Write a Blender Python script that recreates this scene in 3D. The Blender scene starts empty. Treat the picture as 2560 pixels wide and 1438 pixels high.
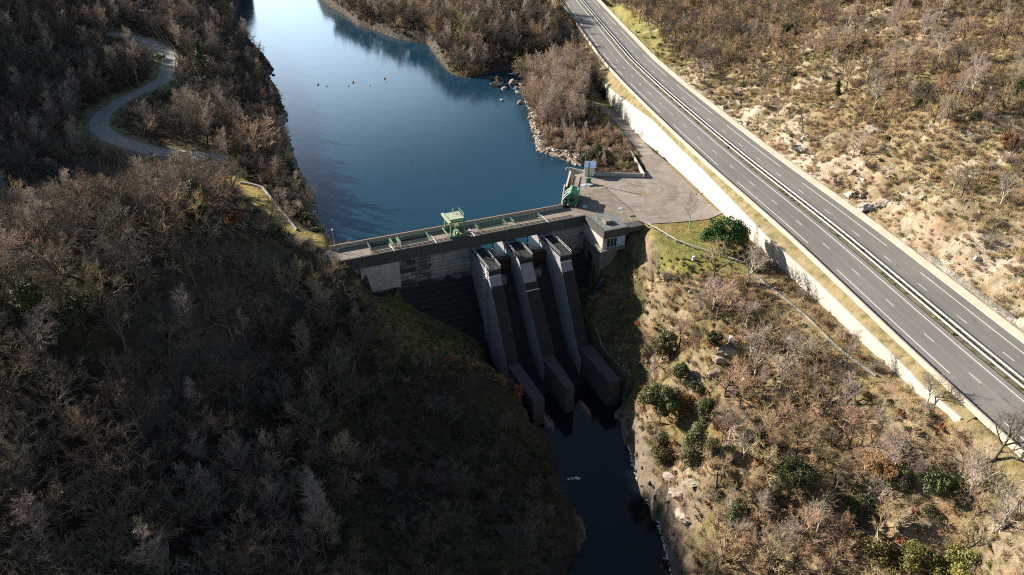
import bpy, bmesh, math, random
import numpy as np
from mathutils import Vector, Matrix

# ------------------------------------------------------------------ camera, sky, sun, exposure
scene = bpy.context.scene
F, TH, ZC = 1860.0, math.radians(30.55), 94.0          # focal length in px of a 2560 px wide frame, pitch, height above the lake
cam = bpy.data.cameras.new("camera"); cam.sensor_width = 36.0; cam.lens = 36.0 * F / 2560.0
cam.clip_start = 1.0; cam.clip_end = 6000.0
camo = bpy.data.objects.new("camera", cam); scene.collection.objects.link(camo)
camo.location = (0, 0, ZC); camo.rotation_euler = (math.pi / 2 - TH, 0, 0)
scene.camera = camo

ADDED_GLOW = 18.0
SUN_AZ, SUN_EL = math.radians(-60), math.radians(22.5)   # from +Y towards +X
world = bpy.data.worlds.new("World"); scene.world = world; world.use_nodes = True
wn = world.node_tree
sky = wn.nodes.new('ShaderNodeTexSky'); sky.sky_type = 'NISHITA'; sky.sun_disc = False
sky.sun_elevation = SUN_EL; sky.sun_rotation = SUN_AZ; sky.altitude = 300
# unseen low sky glow, added and shaped so the lake reflects pale
def wnode(t, **kw):
    n = wn.nodes.new(t)
    for k, v in kw.items(): setattr(n, k, v)
    return n
def wmap(src, a, b_, c, d):
    n = wnode('ShaderNodeMapRange', interpolation_type='SMOOTHSTEP'); wn.links.new(src, n.inputs[0])
    for i, v in enumerate((a, b_, c, d)): n.inputs[i + 1].default_value = v
    return n.outputs[0]
tcw = wnode('ShaderNodeTexCoord'); sxyz = wnode('ShaderNodeSeparateXYZ'); wn.links.new(tcw.outputs['Generated'], sxyz.inputs[0])
dotn = wnode('ShaderNodeVectorMath', operation='DOT_PRODUCT'); wn.links.new(tcw.outputs['Generated'], dotn.inputs[0]); dotn.inputs[1].default_value = (math.sin(math.radians(-27)), math.cos(math.radians(-27)), 0)
nz = wnode('ShaderNodeTexNoise'); nz.inputs['Scale'].default_value = 3.0; nz.inputs['Detail'].default_value = 5; wn.links.new(tcw.outputs['Generated'], nz.inputs['Vector'])
el = wnode('ShaderNodeMath', operation='MULTIPLY_ADD'); wn.links.new(nz.outputs[0], el.inputs[0]); el.inputs[1].default_value = 0.10; wn.links.new(sxyz.outputs[2], el.inputs[2])
hz = wnode('ShaderNodeMath', operation='MULTIPLY'); wn.links.new(wmap(el.outputs[0], 0.26, 0.46, 1, 0), hz.inputs[0]); wn.links.new(wmap(dotn.outputs['Value'], 0.83, 0.985, 0, 1), hz.inputs[1])
hzc = wnode('ShaderNodeMix', data_type='RGBA', blend_type='ADD'); hzc.inputs[0].default_value = 1.0
hzm = wnode('ShaderNodeMix', data_type='RGBA'); wn.links.new(hz.outputs[0], hzm.inputs[0]); hzm.inputs[6].default_value = (0, 0, 0, 1); hzm.inputs[7].default_value = (ADDED_GLOW * .78, ADDED_GLOW * .99, ADDED_GLOW * 1.22, 1)
wn.links.new(sky.outputs[0], hzc.inputs[6]); wn.links.new(hzm.outputs[2], hzc.inputs[7]); wn.links.new(hzc.outputs[2], wn.nodes['Background'].inputs[0])
wn.nodes['Background'].inputs[1].default_value = 0.05
sun = bpy.data.lights.new("sun", 'SUN'); sun.energy = 5.0; sun.angle = math.radians(0.5); sun.color = (1.0, 0.91, 0.79)
suno = bpy.data.objects.new("sun", sun); scene.collection.objects.link(suno)
suno.rotation_euler = Vector((-math.sin(SUN_AZ) * math.cos(SUN_EL), -math.cos(SUN_AZ) * math.cos(SUN_EL), -math.sin(SUN_EL))).to_track_quat('-Z', 'Y').to_euler()
scene.view_settings.view_transform = 'Standard'; scene.view_settings.look = 'None'
scene.view_settings.exposure = 1.3; scene.view_settings.gamma = 1.0
scene.cycles.max_bounces = 4; scene.cycles.diffuse_bounces = 1; scene.cycles.glossy_bounces = 2
scene.cycles.use_denoising = False; scene.cycles.filter_width = 1.1

COL = scene.collection
rng = np.random.default_rng(7)
random.seed(7)

# ------------------------------------------------------------------ survey helpers (pixel of the photo + height -> point in the world)
def at(px, py, z=0.0):
    x = px - 1280.0; v = py - 719.0
    d = F * math.sin(TH) + v * math.cos(TH); w = F * math.cos(TH) - v * math.sin(TH)
    s = (ZC - z) / d
    return np.array([x * s, w * s, z])
def pj(X, Y, Z):
    dz = Z - ZC
    dep = Y * math.cos(TH) - dz * math.sin(TH); up = Y * math.sin(TH) + dz * math.cos(TH)
    dep = np.where(dep > 1, dep, 1.0) if isinstance(dep, np.ndarray) else max(dep, 1.0)
    return 1280 + F * X / dep, 719 - F * up / dep, dep

def tag(o, label=None, cat=None, group=None, kind=None):
    if label: o['label'] = label
    if cat: o['category'] = cat
    if group: o['group'] = group
    if kind: o['kind'] = kind
    return o
def empty(name, loc=(0, 0, 0), rz=0.0, label=None, cat=None, group=None):
    o = bpy.data.objects.new(name, None); COL.objects.link(o); o.location = loc; o.rotation_euler = (0, 0, rz)
    o.empty_display_size = 0.3
    return tag(o, label, cat, group)
def mesh_obj(name, me, m=None, parent=None, link=True):
    o = bpy.data.objects.new(name, me)
    if m: me.materials.append(m)
    if link: COL.objects.link(o)
    if parent: o.parent = parent
    return o
def np_mesh(name, V, faces, smooth=False):
    """faces: (n,k) int array"""
    V = np.asarray(V, np.float32); faces = np.asarray(faces, np.int32)
    me = bpy.data.meshes.new(name); k = faces.shape[1]; n = len(faces)
    me.vertices.add(len(V)); me.vertices.foreach_set('co', V.ravel())
    me.loops.add(n * k); me.loops.foreach_set('vertex_index', faces.ravel())
    me.polygons.add(n); me.polygons.foreach_set('loop_start', np.arange(0, n * k, k, dtype=np.int32))
    if smooth: me.polygons.foreach_set('use_smooth', np.ones(n, bool))
    me.update(calc_edges=True); return me

class MB:
    """collects boxes, prisms, bars; flip=True: second coordinate counts towards -y (downstream)"""
    def __init__(s, flip=False): s.v = []; s.f = []; s.s = -1.0 if flip else 1.0
    def add(s, vs, fs):
        b = len(s.v); s.v += [(x, y * s.s, z) for x, y, z in vs]; s.f += [tuple(b + i for i in f) for f in fs]; return s
    def box(s, x0, x1, y0, y1, z0, z1):
        return s.add([(x0, y0, z0), (x1, y0, z0), (x1, y1, z0), (x0, y1, z0), (x0, y0, z1), (x1, y0, z1), (x1, y1, z1), (x0, y1, z1)],
                     [(0, 3, 2, 1), (4, 5, 6, 7), (0, 1, 5, 4), (1, 2, 6, 5), (2, 3, 7, 6), (3, 0, 4, 7)])
    def prism(s, poly, x0, x1, x0b=None, x1b=None):
        """poly in (y,z) extruded in x"""
        n = len(poly)
        vs = [(x0, y, z) for y, z in poly] + [(x1, y, z) for y, z in poly]
        return s.add(vs, [tuple(range(n))[::-1], tuple(range(n, 2 * n))] + [(i, (i + 1) % n, n + (i + 1) % n, n + i) for i in range(n)])
    def prismz(s, poly, z0, z1):
        n = len(poly)
        vs = [(x, y, z0) for x, y in poly] + [(x, y, z1) for x, y in poly]
        return s.add(vs, [tuple(range(n))[::-1], tuple(range(n, 2 * n))] + [(i, (i + 1) % n, n + (i + 1) % n, n + i) for i in range(n)])
    def bar(s, p, q, r, n=6, r2=None):
        p = Vector(p); q = Vector(q); d = (q - p)
        if d.length < 1e-6: return s
        d.normalize(); a = d.orthogonal().normalized(); b = d.cross(a); r2 = r if r2 is None else r2
        vs = []
        for c, rr in ((p, r), (q, r2)):
            for i in range(n):
                t = 2 * math.pi * (i + .5) / n; vs.append(tuple(c + a * math.cos(t) * rr + b * math.sin(t) * rr))
        return s.add(vs, [tuple(range(n))[::-1], tuple(range(n, 2 * n))] + [(i, (i + 1) % n, n + (i + 1) % n, n + i) for i in range(n)])
    def build(s, name, m, parent=None, bevel=0.0):
        me = bpy.data.meshes.new(name); me.from_pydata(s.v, [], s.f); me.update()
        bm = bmesh.new(); bm.from_mesh(me); bmesh.ops.recalc_face_normals(bm, faces=bm.faces)
        if bevel: bmesh.ops.bevel(bm, geom=bm.edges[:], offset=bevel, segments=1, affect='EDGES', clamp_overlap=True)
        bm.to_mesh(me); bm.free()
        return mesh_obj(name, me, m, parent)

# ------------------------------------------------------------------ materials
def mat(name, rough=0.9, spec=0.2, metal=0.0):
    m = bpy.data.materials.new(name); m.use_nodes = True
    b = m.node_tree.nodes['Principled BSDF']; b.inputs['Roughness'].default_value = rough
    b.inputs['Specular IOR Level'].default_value = spec; b.inputs['Metallic'].default_value = metal
    return m, m.node_tree, b
def N(nt, t, **kw):
    n = nt.nodes.new(t)
    for k, v in kw.items(): setattr(n, k, v)
    return n
def ramp(nt, src, stops, interp='LINEAR'):
    r = N(nt, 'ShaderNodeValToRGB'); e = r.color_ramp.elements; r.color_ramp.interpolation = interp
    while len(e) < len(stops): e.new(0.5)
    for i, (p, c) in enumerate(stops):
        e[i].position = p; e[i].color = (c[0], c[1], c[2], 1) if hasattr(c, '__len__') else (c, c, c, 1)
    nt.links.new(src, r.inputs[0]); return r.outputs[0]
def noise(nt, vec, scale, detail=4, rough=0.55, mapscale=None):
    if mapscale:
        mp = N(nt, 'ShaderNodeMapping'); mp.inputs['Scale'].default_value = mapscale; nt.links.new(vec, mp.inputs[0]); vec = mp.outputs[0]
    n = N(nt, 'ShaderNodeTexNoise'); n.inputs['Scale'].default_value = scale; n.inputs['Detail'].default_value = detail
    n.inputs['Roughness'].default_value = rough; nt.links.new(vec, n.inputs['Vector']); return n.outputs['Fac']
def mixc(nt, fac, a, b, mode='MIX'):
    m = N(nt, 'ShaderNodeMix', data_type='RGBA', blend_type=mode)
    for s, v in ((m.inputs['Factor'], fac), (m.inputs[6], a), (m.inputs[7], b)):
        if hasattr(v, 'is_linked'): nt.links.new(v, s)
        elif hasattr(v, '__len__'): s.default_value = (v[0], v[1], v[2], 1)
        else: s.default_value = v
    return m.outputs[2]
def math_(nt, op, a, b=None, clamp=False):
    m = N(nt, 'ShaderNodeMath', operation=op); m.use_clamp = clamp
    for s, v in zip(m.inputs, (a, b)):
        if v is None: continue
        if hasattr(v, 'is_linked'): nt.links.new(v, s)
        else: s.default_value = v
    return m.outputs[0]
def bump(nt, b, h, strength=0.5, dist=0.1):
    n = N(nt, 'ShaderNodeBump'); n.inputs['Strength'].default_value = strength; n.inputs['Distance'].default_value = dist
    nt.links.new(h, n.inputs['Height']); nt.links.new(n.outputs[0], b.inputs['Normal'])
def objvec(nt): return N(nt, 'ShaderNodeTexCoord').outputs['Object']
def posvec(nt): return N(nt, 'ShaderNodeNewGeometry').outputs['Position']

def plain(name, c, c2=None, scale=3.0, rough=0.7, spec=0.3, metal=0.0, rnd=0.0, bmp=0.0, ms=None):
    m, nt, b = mat(name, rough, spec, metal); v = objvec(nt)
    n = noise(nt, v, scale, 5, 0.6, ms)
    c2 = c2 or tuple(x * 0.6 for x in c)
    col = mixc(nt, ramp(nt, n, [(0.3, 0.0), (0.7, 1.0)]), c2, c)
    if rnd:
        oi = N(nt, 'ShaderNodeObjectInfo'); f = math_(nt, 'MULTIPLY_ADD', oi.outputs['Random'], 2 * rnd); f.node.inputs[2].default_value = 1 - rnd
        hs = N(nt, 'ShaderNodeHueSaturation'); nt.links.new(f, hs.inputs['Value'])
        h2 = math_(nt, 'FRACT', math_(nt, 'MULTIPLY', oi.outputs['Random'], 7.31))
        hh = math_(nt, 'MULTIPLY_ADD', h2, 0.05); hh.node.inputs[2].default_value = 0.475
        nt.links.new(hh, hs.inputs['Hue']); nt.links.new(col, hs.inputs['Color']); col = hs.outputs[0]
    nt.links.new(col, b.inputs['Base Color'])
    if bmp: bump(nt, b, n, bmp, 0.05)
    return m

def concrete(name, c, dark, streak=0.5, lines=0.0, moss=None):
    m, nt, b = mat(name, 0.9, 0.15); v = objvec(nt)
    n1 = noise(nt, v, 0.35, 6, 0.65); n2 = noise(nt, v, 2.2, 4, 0.6, (1, 1, 0.08)); n3 = noise(nt, v, 14, 3)
    f = math_(nt, 'ADD', math_(nt, 'MULTIPLY', n1, 0.6), math_(nt, 'MULTIPLY', n2, streak))
    f = math_(nt, 'ADD', f, math_(nt, 'MULTIPLY', n3, 0.15))
    col = ramp(nt, f, [(0.35, dark), (0.72, c)])
    if moss:
        col = mixc(nt, ramp(nt, noise(nt, v, 0.6, 6, 0.7), [(0.56, 0.0), (0.66, 0.8)]), col, moss)
    if lines:
        s = N(nt, 'ShaderNodeSeparateXYZ'); nt.links.new(v, s.inputs[0])
        l = math_(nt, 'FRACT', math_(nt, 'MULTIPLY', s.outputs[2], 1.0 / lines))
        col = mixc(nt, math_(nt, 'MULTIPLY', math_(nt, 'LESS_THAN', l, 0.08), 0.5), col, dark)
    nt.links.new(col, b.inputs['Base Color']); bump(nt, b, n3, 0.25, 0.03)
    return m

M = {}
M['conc'] = concrete('concrete', (0.25, 0.23, 0.20), (0.09, 0.083, 0.072))
M['conc_pale'] = concrete('pale_concrete', (0.46, 0.44, 0.40), (0.24, 0.22, 0.19), 0.5, 0.95)
M['conc_dark'] = concrete('weathered_concrete', (0.085, 0.083, 0.079), (0.028, 0.027, 0.026), 0.7)
M['pier'] = concrete('pier_concrete', (0.27, 0.275, 0.28), (0.05, 0.05, 0.049), 0.9)
M['nose'] = concrete('damp_concrete', (0.075, 0.075, 0.074), (0.028, 0.028, 0.027), 0.7)  # darker than the pier concrete above it
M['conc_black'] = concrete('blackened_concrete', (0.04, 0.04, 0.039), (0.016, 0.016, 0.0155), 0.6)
M['conc_deck'] = concrete('deck_concrete', (0.36, 0.31, 0.26), (0.20, 0.17, 0.14), 0.2, 0.0)
M['conc_parapet'] = concrete('parapet_concrete', (0.40, 0.38, 0.34), (0.12, 0.11, 0.09), 0.8)
M['conc_kerb'] = concrete('kerb_concrete', (0.52, 0.45, 0.36), (0.33, 0.28, 0.22), 0.3)
M['conc_rwall'] = concrete('retaining_wall_concrete', (0.46, 0.43, 0.38), (0.25, 0.228, 0.195), 0.8)
M['green'] = plain('green_paint', (0.07, 0.22, 0.11), (0.05, 0.16, 0.08), 4, 0.45, 0.4)
M['green_lt'] = plain('pale_green_paint', (0.20, 0.36, 0.20), (0.14, 0.27, 0.15), 4, 0.5, 0.4)
M['cream'] = plain('cream_paint', (0.42, 0.46, 0.31), (0.33, 0.36, 0.25), 4, 0.5, 0.4)
M['galv'] = plain('galvanised_steel', (0.50, 0.52, 0.54), (0.38, 0.40, 0.42), 5, 0.4, 0.5, 0.4)
M['rail_white'] = plain('white_crash_rail', (0.42, 0.415, 0.40), (0.30, 0.295, 0.28), 6, 0.45, 0.4, 0.1)
M['white'] = plain('white_paint', (0.72, 0.72, 0.70), (0.6, 0.6, 0.57), 5, 0.6)
M['marking'] = plain('road_paint', (0.80, 0.79, 0.75), (0.62, 0.60, 0.56), 9, 0.8)
M['bluewhite'] = plain('pale_blue_panel', (0.42, 0.55, 0.75), (0.35, 0.47, 0.66), 3, 0.4)
M['roofblue'] = plain('blue_grey_sheet_roof', (0.20, 0.27, 0.42), (0.15, 0.21, 0.34), 3, 0.5, 0.4, 0, 0, 0, (8, .3, 1))
M['glass'] = plain('window_glass', (0.03, 0.04, 0.05), (0.02, 0.025, 0.03), 2, 0.08, 0.6)
M['rust'] = plain('rust_red_steel', (0.075, 0.028, 0.022), (0.04, 0.018, 0.015), 3, 0.7)
M['rail_rust'] = plain('rusty_rail', (0.16, 0.09, 0.06), (0.10, 0.06, 0.04), 6, 0.6)
M['cable'] = plain('cable', (0.22, 0.22, 0.21), (0.16, 0.16, 0.15), 4, 1.0, 0.0)
M['black'] = plain('dark_steel', (0.03, 0.035, 0.035), (0.02, 0.022, 0.022), 4, 0.5)
M['roof'] = plain('roof_felt', (0.20, 0.21, 0.21), (0.10, 0.11, 0.11), 1.2, 0.8)
M['wood'] = plain('grey_wood', (0.22, 0.20, 0.17), (0.14, 0.13, 0.11), 5, 0.8)
M['orange'] = plain('orange_float', (0.55, 0.30, 0.12), (0.45, 0.24, 0.1), 5, 0.5)
M['foam'] = plain('foam', (0.55, 0.60, 0.66), (0.35, 0.4, 0.46), 2, 0.8)
M['bark'] = plain('bark', (0.15, 0.12, 0.092), (0.075, 0.06, 0.047), 3, 0.95, 0.1, 0, 0.3)
M['twig'] = plain('twig', (0.19, 0.162, 0.13), (0.13, 0.112, 0.09), 0.6, 0.95, 0.1, 0, 0.35)
M['twig_pale'] = plain('pale_twig', (0.50, 0.405, 0.335), (0.37, 0.30, 0.245), 0.6, 0.95, 0.1, 0, 0.25)
M['twig_tan'] = plain('tan_twig', (0.50, 0.365, 0.225), (0.36, 0.26, 0.16), 0.6, 0.95, 0.1, 0, 0.3)
M['twig_red'] = plain('reddish_twig', (0.22, 0.155, 0.112), (0.155, 0.108, 0.08), 0.6, 0.95, 0.1, 0, 0.3)
M['bark_pale'] = plain('birch_bark', (0.55, 0.51, 0.45), (0.36, 0.32, 0.28), 2, 0.9, 0.1, 0, 0.15)
M['leaf_dark'] = plain('evergreen_leaf', (0.085, 0.098, 0.036), (0.042, 0.052, 0.019), 0.5, 0.6, 0.25, 0, 0.3)
M['leaf_pine'] = plain('pine_needle', (0.06, 0.125, 0.03), (0.03, 0.075, 0.02), 0.5, 0.6, 0.25, 0, 0.1)
M['leaf_olive'] = plain('holm_oak_leaf', (0.17, 0.165, 0.07), (0.09, 0.09, 0.038), 0.5, 0.6, 0.25, 0, 0.25)
M['leaf_ivy'] = plain('ivy_leaf', (0.13, 0.155, 0.05), (0.05, 0.075, 0.025), 0.7, 0.5, 0.35, 0, 0.3)
M['leaf_yellow'] = plain('yellow_green_leaf', (0.26, 0.225, 0.065), (0.12, 0.115, 0.04), 0.7, 0.6, 0.25, 0, 0.3)
M['leaf_orange'] = plain('rust_leaf', (0.36, 0.17, 0.075), (0.22, 0.10, 0.05), 0.7, 0.8, 0.15, 0, 0.25)
M['straw'] = plain('dry_grass', (0.46, 0.345, 0.18), (0.30, 0.22, 0.12), 0.5, 0.9, 0.1, 0, 0.35)
M['grass'] = plain('grass_blade', (0.16, 0.18, 0.045), (0.09, 0.11, 0.03), 0.5, 0.9, 0.1, 0, 0.3)
M['moss_grass'] = plain('moss_grass', (0.075, 0.08, 0.03), (0.04, 0.045, 0.02), 0.5, 0.9, 0.1, 0, 0.3)
M['rock'] = plain('rock', (0.42, 0.36, 0.29), (0.22, 0.18, 0.14), 1.2, 0.95, 0.1, 0, 0.25, 0.6)
M['rock_dark'] = plain('dark_rock', (0.10, 0.09, 0.075), (0.05, 0.045, 0.038), 1.2, 0.95, 0.1, 0, 0.25, 0.6)
M['rock_white'] = plain('white_rock', (0.58, 0.54, 0.48), (0.34, 0.30, 0.25), 1.0, 0.95, 0.1, 0, 0.15, 0.6)

nt = M['conc_rwall'].node_tree; b = nt.nodes['Principled BSDF']; v = posvec(nt); s_ = N(nt, 'ShaderNodeSeparateXYZ'); nt.links.new(v, s_.inputs[0])
src = b.inputs['Base Color'].links[0].from_socket
jl = math_(nt, 'LESS_THAN', math_(nt, 'FRACT', math_(nt, 'MULTIPLY', s_.outputs[1], 0.166)), 0.022)
dmp = ramp(nt, noise(nt, v, 0.35, 5, 0.7, (1, 1, .25)), [(0.55, 0.0), (0.7, 0.55)])
nt.links.new(mixc(nt, math_(nt, 'MAXIMUM', math_(nt, 'MULTIPLY', jl, .6), dmp), src, (0.26, 0.225, 0.175)), b.inputs['Base Color'])
# asphalt
m, nt, b = mat('asphalt', 0.9, 0.2); v = posvec(nt)
n1 = noise(nt, v, 0.05, 4, 0.6); n2 = noise(nt, v, 0.5, 6, 0.6, (1.0, 0.12, 1)); n3 = noise(nt, v, 25, 2)
f = math_(nt, 'ADD', math_(nt, 'MULTIPLY', n1, 0.4), math_(nt, 'ADD', math_(nt, 'MULTIPLY', n2, 0.5), math_(nt, 'MULTIPLY', n3, 0.1)))
wa = N(nt, 'ShaderNodeAttribute', attribute_name='wear').outputs['Fac']
col = mixc(nt, math_(nt, 'MULTIPLY', wa, 0.75, True), ramp(nt, f, [(0.35, (0.185, 0.173, 0.16)), (0.65, (0.25, 0.235, 0.218))]), (0.115, 0.108, 0.1))
col = mixc(nt, ramp(nt, noise(nt, v, 1.1, 3, 0.5, (1, .25, 1)), [(0.68, 0.0), (0.72, 0.5)]), col, (0.075, 0.069, 0.063))
nt.links.new(col, b.inputs['Base Color']); M['asphalt'] = m
# plaza: worn concrete with swept tyre stains
m, nt, b = mat('yard_surface', 0.92, 0.15); v = posvec(nt)
n1 = noise(nt, v, 0.09, 5, 0.6); n2 = noise(nt, v, 0.5, 7, 0.7, (1.0, 0.5, 1)); n3 = noise(nt, v, 6, 4, 0.7)
f = math_(nt, 'ADD', math_(nt, 'MULTIPLY', n1, 0.55), math_(nt, 'ADD', math_(nt, 'MULTIPLY', n2, 0.4), math_(nt, 'MULTIPLY', n3, 0.12)))
col = ramp(nt, f, [(0.36, (0.15, 0.125, 0.10)), (0.5, (0.25, 0.215, 0.18)), (0.66, (0.33, 0.29, 0.25))])
dv = N(nt, 'ShaderNodeVectorMath', operation='DISTANCE'); nt.links.new(v, dv.inputs[0]); dv.inputs[1].default_value = (36, 207, 6)
rr_ = math_(nt, 'ADD', dv.outputs['Value'], math_(nt, 'MULTIPLY', n1, 5.0))
arc = ramp(nt, math_(nt, 'FRACT', math_(nt, 'MULTIPLY', rr_, 0.21)), [(0.0, 0.0), (0.42, 0.0), (0.5, 1.0), (0.58, 0.0), (1.0, 0.0)])
col = mixc(nt, math_(nt, 'MULTIPLY', arc, math_(nt, 'MULTIPLY', n2, 0.8)), col, (0.42, 0.375, 0.325))
col = mixc(nt, ramp(nt, noise(nt, v, 0.4, 7, 0.75, (.3, 1, 1)), [(0.55, 0.0), (0.66, 0.6)]), col, (0.11, 0.095, 0.08))
col = mixc(nt, ramp(nt, noise(nt, v, 0.14, 5, 0.7), [(0.58, 0.0), (0.68, 0.55)]), col, (0.27, 0.17, 0.06))
nt.links.new(col, b.inputs['Base Color']); bump(nt, b, n3, 0.2, 0.03); M['yard'] = m
# dam face: pale lifts above, wet black below; object space x along the dam, z up
m, nt, b = mat('dam_face', 0.85, 0.2); v = objvec(nt); s = N(nt, 'ShaderNodeSeparateXYZ'); nt.links.new(v, s.inputs[0])
n1 = noise(nt, v, 0.5, 6, 0.65); n2 = noise(nt, v, 1.8, 4, 0.6, (1, 1, 0.1)); n3 = noise(nt, v, 12, 3)
pale = ramp(nt, math_(nt, 'ADD', math_(nt, 'MULTIPLY', n1, 0.5), math_(nt, 'MULTIPLY', n2, 0.5)), [(0.35, (0.20, 0.19, 0.17)), (0.65, (0.40, 0.38, 0.34))])
l = math_(nt, 'FRACT', math_(nt, 'MULTIPLY', s.outputs[2], 0.9))
pale = mixc(nt, math_(nt, 'MULTIPLY', math_(nt, 'LESS_THAN', l, 0.13), 0.75), pale, (0.07, 0.065, 0.06))
cmb = N(nt, 'ShaderNodeCombineXYZ'); nt.links.new(s.outputs[0], cmb.inputs[0]); nt.links.new(s.outputs[2], cmb.inputs[1])
br = N(nt, 'ShaderNodeTexBrick'); nt.links.new(cmb.outputs[0], br.inputs[0]); br.inputs['Scale'].default_value = 1.0
br.inputs['Brick Width'].default_value = 2.1; br.inputs['Row Height'].default_value = 1.11; br.inputs['Mortar Size'].default_value = 0.07
br.inputs['Color1'].default_value = (1, 1, 1, 1); br.inputs['Color2'].default_value = (0.0, 0.0, 0.0, 1); br.inputs['Mortar'].default_value = (0, 0, 0, 1); br.inputs['Bias'].default_value = 0.0
inx = math_(nt, 'MULTIPLY', math_(nt, 'GREATER_THAN', s.outputs[0], 12.6), math_(nt, 'LESS_THAN', math_(nt, 'ADD', s.outputs[0], math_(nt, 'MULTIPLY', n1, 3)), 22.5))
blk = math_(nt, 'MULTIPLY', inx, math_(nt, 'SUBTRACT', 1.0, br.outputs['Color'], True))
pale = mixc(nt, math_(nt, 'MULTIPLY', blk, 0.92), pale, (0.022, 0.022, 0.02))  # dark of the recessed openings painted into the colour as blocks
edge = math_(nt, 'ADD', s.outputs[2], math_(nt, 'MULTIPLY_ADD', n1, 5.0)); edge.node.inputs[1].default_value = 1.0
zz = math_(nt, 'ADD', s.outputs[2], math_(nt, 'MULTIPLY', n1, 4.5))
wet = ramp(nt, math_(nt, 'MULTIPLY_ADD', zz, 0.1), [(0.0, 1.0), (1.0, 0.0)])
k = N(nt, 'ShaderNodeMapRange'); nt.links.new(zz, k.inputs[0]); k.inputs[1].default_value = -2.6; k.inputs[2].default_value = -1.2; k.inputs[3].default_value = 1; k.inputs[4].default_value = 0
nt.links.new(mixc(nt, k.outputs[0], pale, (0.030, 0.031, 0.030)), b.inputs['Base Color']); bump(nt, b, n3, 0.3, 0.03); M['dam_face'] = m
# lake and river water
def water(name, base, rough, bscale, bstr):
    m, nt, b = mat(name, rough, 0.5); v = posvec(nt)
    b.inputs['IOR'].default_value = 1.33
    n0 = noise(nt, v, 0.012, 3, 0.5)
    col = mixc(nt, ramp(nt, n0, [(0.35, 0.0), (0.65, 1.0)]), tuple(x * 0.85 for x in base), base)
    nt.links.new(col, b.inputs['Base Color'])
    n1 = noise(nt, v, bscale, 4, 0.6, (1.0, 1.6, 1.0)); n2 = noise(nt, v, bscale * 0.13, 3, 0.5)
    h = math_(nt, 'MULTIPLY', n1, math_(nt, 'MULTIPLY_ADD', n2, 1.6)); bump(nt, b, h, bstr, 0.12)
    return m
M['lake'] = water('lake_water', (0.008, 0.041, 0.072), 0.07, 0.9, 0.12)
M['river'] = water('river_water', (0.006, 0.010, 0.014), 0.06, 0.6, 0.06)
# terrain: painted ground cover x small-scale breakup
m, nt, b = mat('ground', 0.97, 0.08); v = posvec(nt)
vc = N(nt, 'ShaderNodeVertexColor', layer_name='cover').outputs[0]
n1 = noise(nt, v, 0.55, 8, 0.72); n2 = noise(nt, v, 3.0, 5, 0.7); n3 = noise(nt, v, 0.16, 5, 0.65)
br_ = ramp(nt, math_(nt, 'ADD', math_(nt, 'MULTIPLY', n1, 0.6), math_(nt, 'MULTIPLY', n2, 0.4)), [(0.36, 0.42), (0.5, 0.95), (0.64, 1.45)])
col = mixc(nt, 1.0, vc, br_, 'MULTIPLY')
col = mixc(nt, ramp(nt, n3, [(0.52, 0.0), (0.66, 0.35)]), col, mixc(nt, 1.0, vc, (1.35, 0.85, 0.6), 'MULTIPLY'))
nt.links.new(col, b.inputs['Base Color']); bump(nt, b, math_(nt, 'ADD', n1, math_(nt, 'MULTIPLY', n2, 0.4)), 0.9, 0.7); M['ground'] = m
m, nt, b = mat('verge_grass', 0.97, 0.08); v = posvec(nt)
n1 = noise(nt, v, 0.35, 7, 0.7); n2 = noise(nt, v, 4, 5, 0.7)
col = ramp(nt, math_(nt, 'ADD', math_(nt, 'MULTIPLY', n1, 0.7), math_(nt, 'MULTIPLY', n2, 0.3)), [(0.38, (0.10, 0.095, 0.038)), (0.5, (0.225, 0.185, 0.095)), (0.65, (0.31, 0.25, 0.155))])
nt.links.new(col, b.inputs['Base Color']); bump(nt, b, n2, 0.8, 0.15); M['verge'] = m

# ------------------------------------------------------------------ road axis (dash line of the near carriageway)
RY = np.array([-40, 60, 100, 121, 133.5, 146.5, 159.3, 172.2, 184.9, 201, 215, 240, 270, 300, 337.7, 376.2, 414.9, 454.2, 480.6, 520, 800.])
RX = np.array([109.0, 91.0, 83.9, 80.4, 78.6, 76.6, 74.7, 72.4, 70.0, 66.9, 64.35, 60.2, 55.6, 51.3, 46.8, 44.1, 41.4, 38.8, 37.1, 34.4, 15.])
_yy = np.linspace(-40, 800, 1681); _xx = np.interp(_yy, RY, RX)
_k = np.hanning(61); _k /= _k.sum(); _xx = np.convolve(np.pad(_xx, 30, mode='reflect', reflect_type='odd'), _k, mode='valid')
_dx = np.gradient(_xx, _yy)
_arc = np.concatenate([[0], np.cumsum(np.hypot(np.diff(_xx), np.diff(_yy)))])
ZR = 12.4
def road_pt(y, d):
    x = np.interp(y, _yy, _xx); g = np.interp(y, _yy, _dx); n = np.sqrt(1 + g * g)
    return x + d / n, y - d * g / n
def road_d(X, Y):
    x = np.interp(Y, _yy, _xx); g = np.interp(Y, _yy, _dx)
    y2 = Y + (X - x) * g / (1 + g * g)
    x = np.interp(y2, _yy, _xx); g = np.interp(y2, _yy, _dx)
    return ((X - x) - (Y - y2) * g) / np.sqrt(1 + g * g), y2
def ribbon_mb(mb, y0, y1, prof, step=4.0, closed=False):
    """sweep a (d,z) profile along the road axis"""
    ys = np.arange(y0, y1 + step * .5, step); n = len(prof); vs = []
    for y in ys:
        for d, z in prof:
            x_, y_ = road_pt(y, d); vs.append((x_, y_, z))
    fs = []
    for i in range(len(ys) - 1):
        for j in range(n if closed else n - 1):
            fs.append((i * n + j, i * n + (j + 1) % n, (i + 1) * n + (j + 1) % n, (i + 1) * n + j))
    if closed: fs += [tuple(range(n)), tuple(range((len(ys) - 1) * n, len(ys) * n))[::-1]]
    mb.add(vs, fs); return mb

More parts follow.
